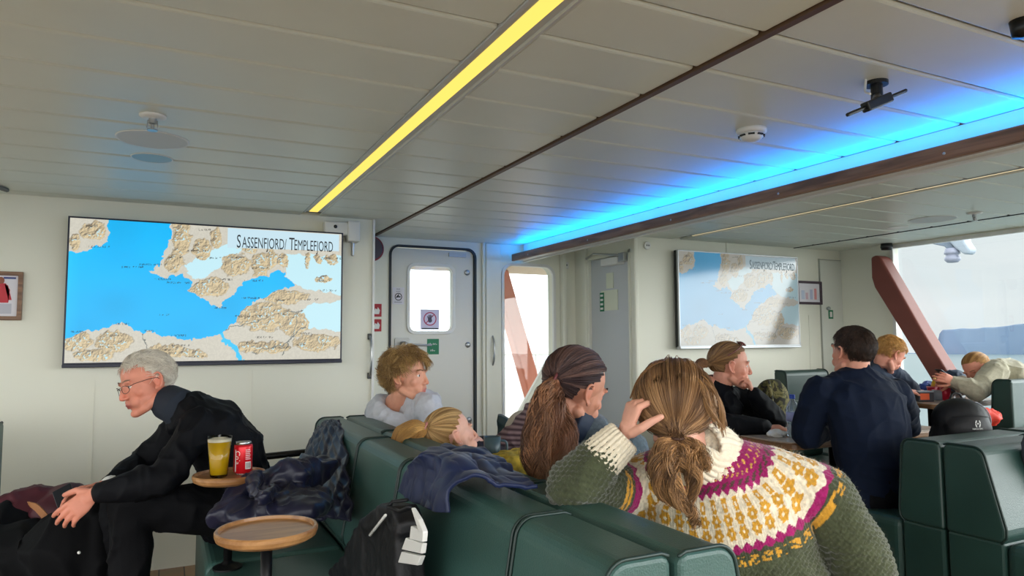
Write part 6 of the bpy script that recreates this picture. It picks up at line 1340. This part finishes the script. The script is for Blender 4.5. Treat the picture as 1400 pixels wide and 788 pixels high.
# ------------------------------------------------------------ 8. blond boy looking down at the window table
hd=HT(1217,484,4.85,RX*.72-ZU*.50+FW*.10,ZU*.75+RX*.55,1.02)
nk=at(1199,500,4.95); Xw,Yw=nk[0],nk[1]
sR=at(1190,510,4.86); sL=at(1216,506,5.08); eR=at(1222,530,4.80); wR=at(1240,535,4.95); eL=at(1240,528,5.14); wL=at(1252,535,5.2)
for w_ in (wR,wL,eR,eL): w_[2]=max(w_[2],TW+.04)
tor=dict(pts=[V(Xw-.12,Yw-.02,.60),V(Xw-.10,Yw-.02,.74),V(Xw-.07,Yw,.88),V(Xw-.03,Yw,1.03),V(Xw-.01,Yw,1.08)],r=[.15,.14,.155,.165,.11],side=nrm((sL-sR)*V(1,1,0)),ratio=.66)
lg=[(V(Xw-.05,Yw+.08,.6),V(Xw+.30,Yw+.08,.56),V(Xw+.30,Yw+.08,.1)),(V(Xw-.05,Yw-.08,.6),V(Xw+.3,Yw-.08,.56),V(Xw+.3,Yw-.08,.1))]
p8=person('blond boy in a navy top bowing his head over the window table',V(Xw,Yw,.5),hd,base=(228,160,138),lip=(180,100,94),neck=nk,arms=[(sR,eR,wR,.9),(sL,eL,wL,.9)],torso=tor,legs=lg,hands=[dict(wrist=wR,fdir=(wR-eR)*V(1,1,.1),palm=(0,0,-1),side=-1,s=.9,curl=.4),dict(wrist=wL,fdir=(wL-eL)*V(1,1,.1),palm=(0,0,-1),side=1,s=.9,curl=.4)],brow=(190,140,90),neckr=.046,vox=.004,lidclosed=True)
clothes(p8,'top',mat('navy_hoodie',srgb(40,52,72),.8,noise_amt=.15,noise_scale=9),torso=tor,arms=[(sR,eR,wR,.9),(sL,eL,wL,.9)],pad=.022,vox=.007,fold=.007,freq=11,seed=41,collar=(nk+V(-.02,0,-.04),nk+V(-.01,0,.03),.09,.075))
clothes(p8,'trousers',jeans,torso=dict(pts=[tor['pts'][0],tor['pts'][1]],r=[.15,.14],side=(0,1,0),ratio=.7),legs=lg,pad=.014,vox=.012)
s_,c_=shorthair(hd,4500,.035,lambda d:np.stack([.2*d[:,0],np.where(d[:,2]>.3,.8,.1),-.5+0*d[:,0]],1),(232,182,110),(190,136,76),.0014,.5,.15,111,mk7,messy=.3,off=.004)
cp=capmesh(hd,.005,mk7); hairobj([s_,cp],[c_,colored(cp[0],(196,146,86))],p8)
# ------------------------------------------------------------ 9. person in beige sweater slumped over the window table
hd=HT(1336,505,4.95,-RX*.78-ZU*.45-FW*.30,-RX*.18+ZU*.62-RX*.30,1.0)
nk=at(1356,506,4.95); Xw,Yw=nk[0],nk[1]
sR=at(1362,508,4.80); sL=at(1372,503,5.10); eR=at(1336,535,4.72); wR=at(1306,522,4.80); eL=at(1330,528,5.1); wL=at(1300,524,5.02)
tor=dict(pts=[V(nk[0]+.28,nk[1]-.22,.62),at(1400,545,4.85),at(1396,522,4.92),at(1378,512,4.95),at(1366,508,4.95)],r=[.17,.165,.17,.165,.11],side=nrm(sL-sR),ratio=.68)
lg=[(tor['pts'][0]+V(0,.1,-.02),tor['pts'][0]+V(-.25,.32,-.05),tor['pts'][0]+V(-.25,.32,-.52)),(tor['pts'][0]+V(-.1,-.02,-.02),tor['pts'][0]+V(-.4,.1,-.05),tor['pts'][0]+V(-.4,.1,-.52))]
p9=person('person in a beige sweater slumped over the window table with a phone',V(*tor['pts'][0][:2],.5),hd,base=(226,152,128),lip=(180,100,94),neck=nk,female=True,arms=[(sR,eR,wR,.9),(sL,eL,wL,.9)],torso=tor,legs=lg,hands=[dict(wrist=wR,fdir=-RX+ZU*.35,palm=FW,side=1,s=.95,curl=.5),dict(wrist=wL,fdir=-RX+ZU*.2,palm=-FW,side=-1,s=.95,curl=.5)],brow=(150,110,80),neckr=.046,vox=.004,lidclosed=True)
clothes(p9,'sweater',mat('beige_knit',srgb(186,180,158),.9,noise_amt=.12,noise_scale=50,sheen=.3,bump=.5,bump_scale=160),torso=tor,arms=[(sR,eR,wR,.95),(sL,eL,wL,.95)],pad=.026,vox=.007,fold=.008,freq=10,seed=51,collar=(nk+RX*.05,nk-RX*.005,.085,.068))
clothes(p9,'trousers',jeans,torso=dict(pts=[tor['pts'][0],tor['pts'][0]+V(0,0,.1)],r=[.17,.16],side=(0,1,0),ratio=.7),legs=lg,pad=.014,vox=.012)
a_,ac=pulled(hd,V(0,-.10,.03),3500,(206,160,100),(150,106,62),.002,.007,121,K=10,rad=.0013,bumps=.002); cp=capmesh(hd,.0025); R,o,s=hd
tb_=o+R@(V(0,-.105,.035)*s); b_,bc=tail([tb_,tb_+RX*.02,tb_+RX*.03-ZU*.015],[.02,.028,.015],300,(196,150,92),(150,106,62),.0013,.004,1.,122,K=8)
hairobj([a_,cp,b_],[ac,colored(cp[0],(170,124,76)),bc],p9)
pc=at(1294,514,4.92); ph=thing('mobile_phone','phone held up at the table by the slumped person in beige','phone',pc)
obj('phone_body',MB().obb(pc,(.037,.004,.075),frame(nrm(-RX*.6-ZU*.8),-RX*.8+ZU*.6)),M['dark'],ph,bev=.003); obj('screen',MB().obb(pc+nrm(RX*.6+ZU*.8)*.0045,(.034,.0006,.07),frame(nrm(-RX*.6-ZU*.8),-RX*.8+ZU*.6)),mat('phone_screen2',srgb(190,200,215),.1),ph)
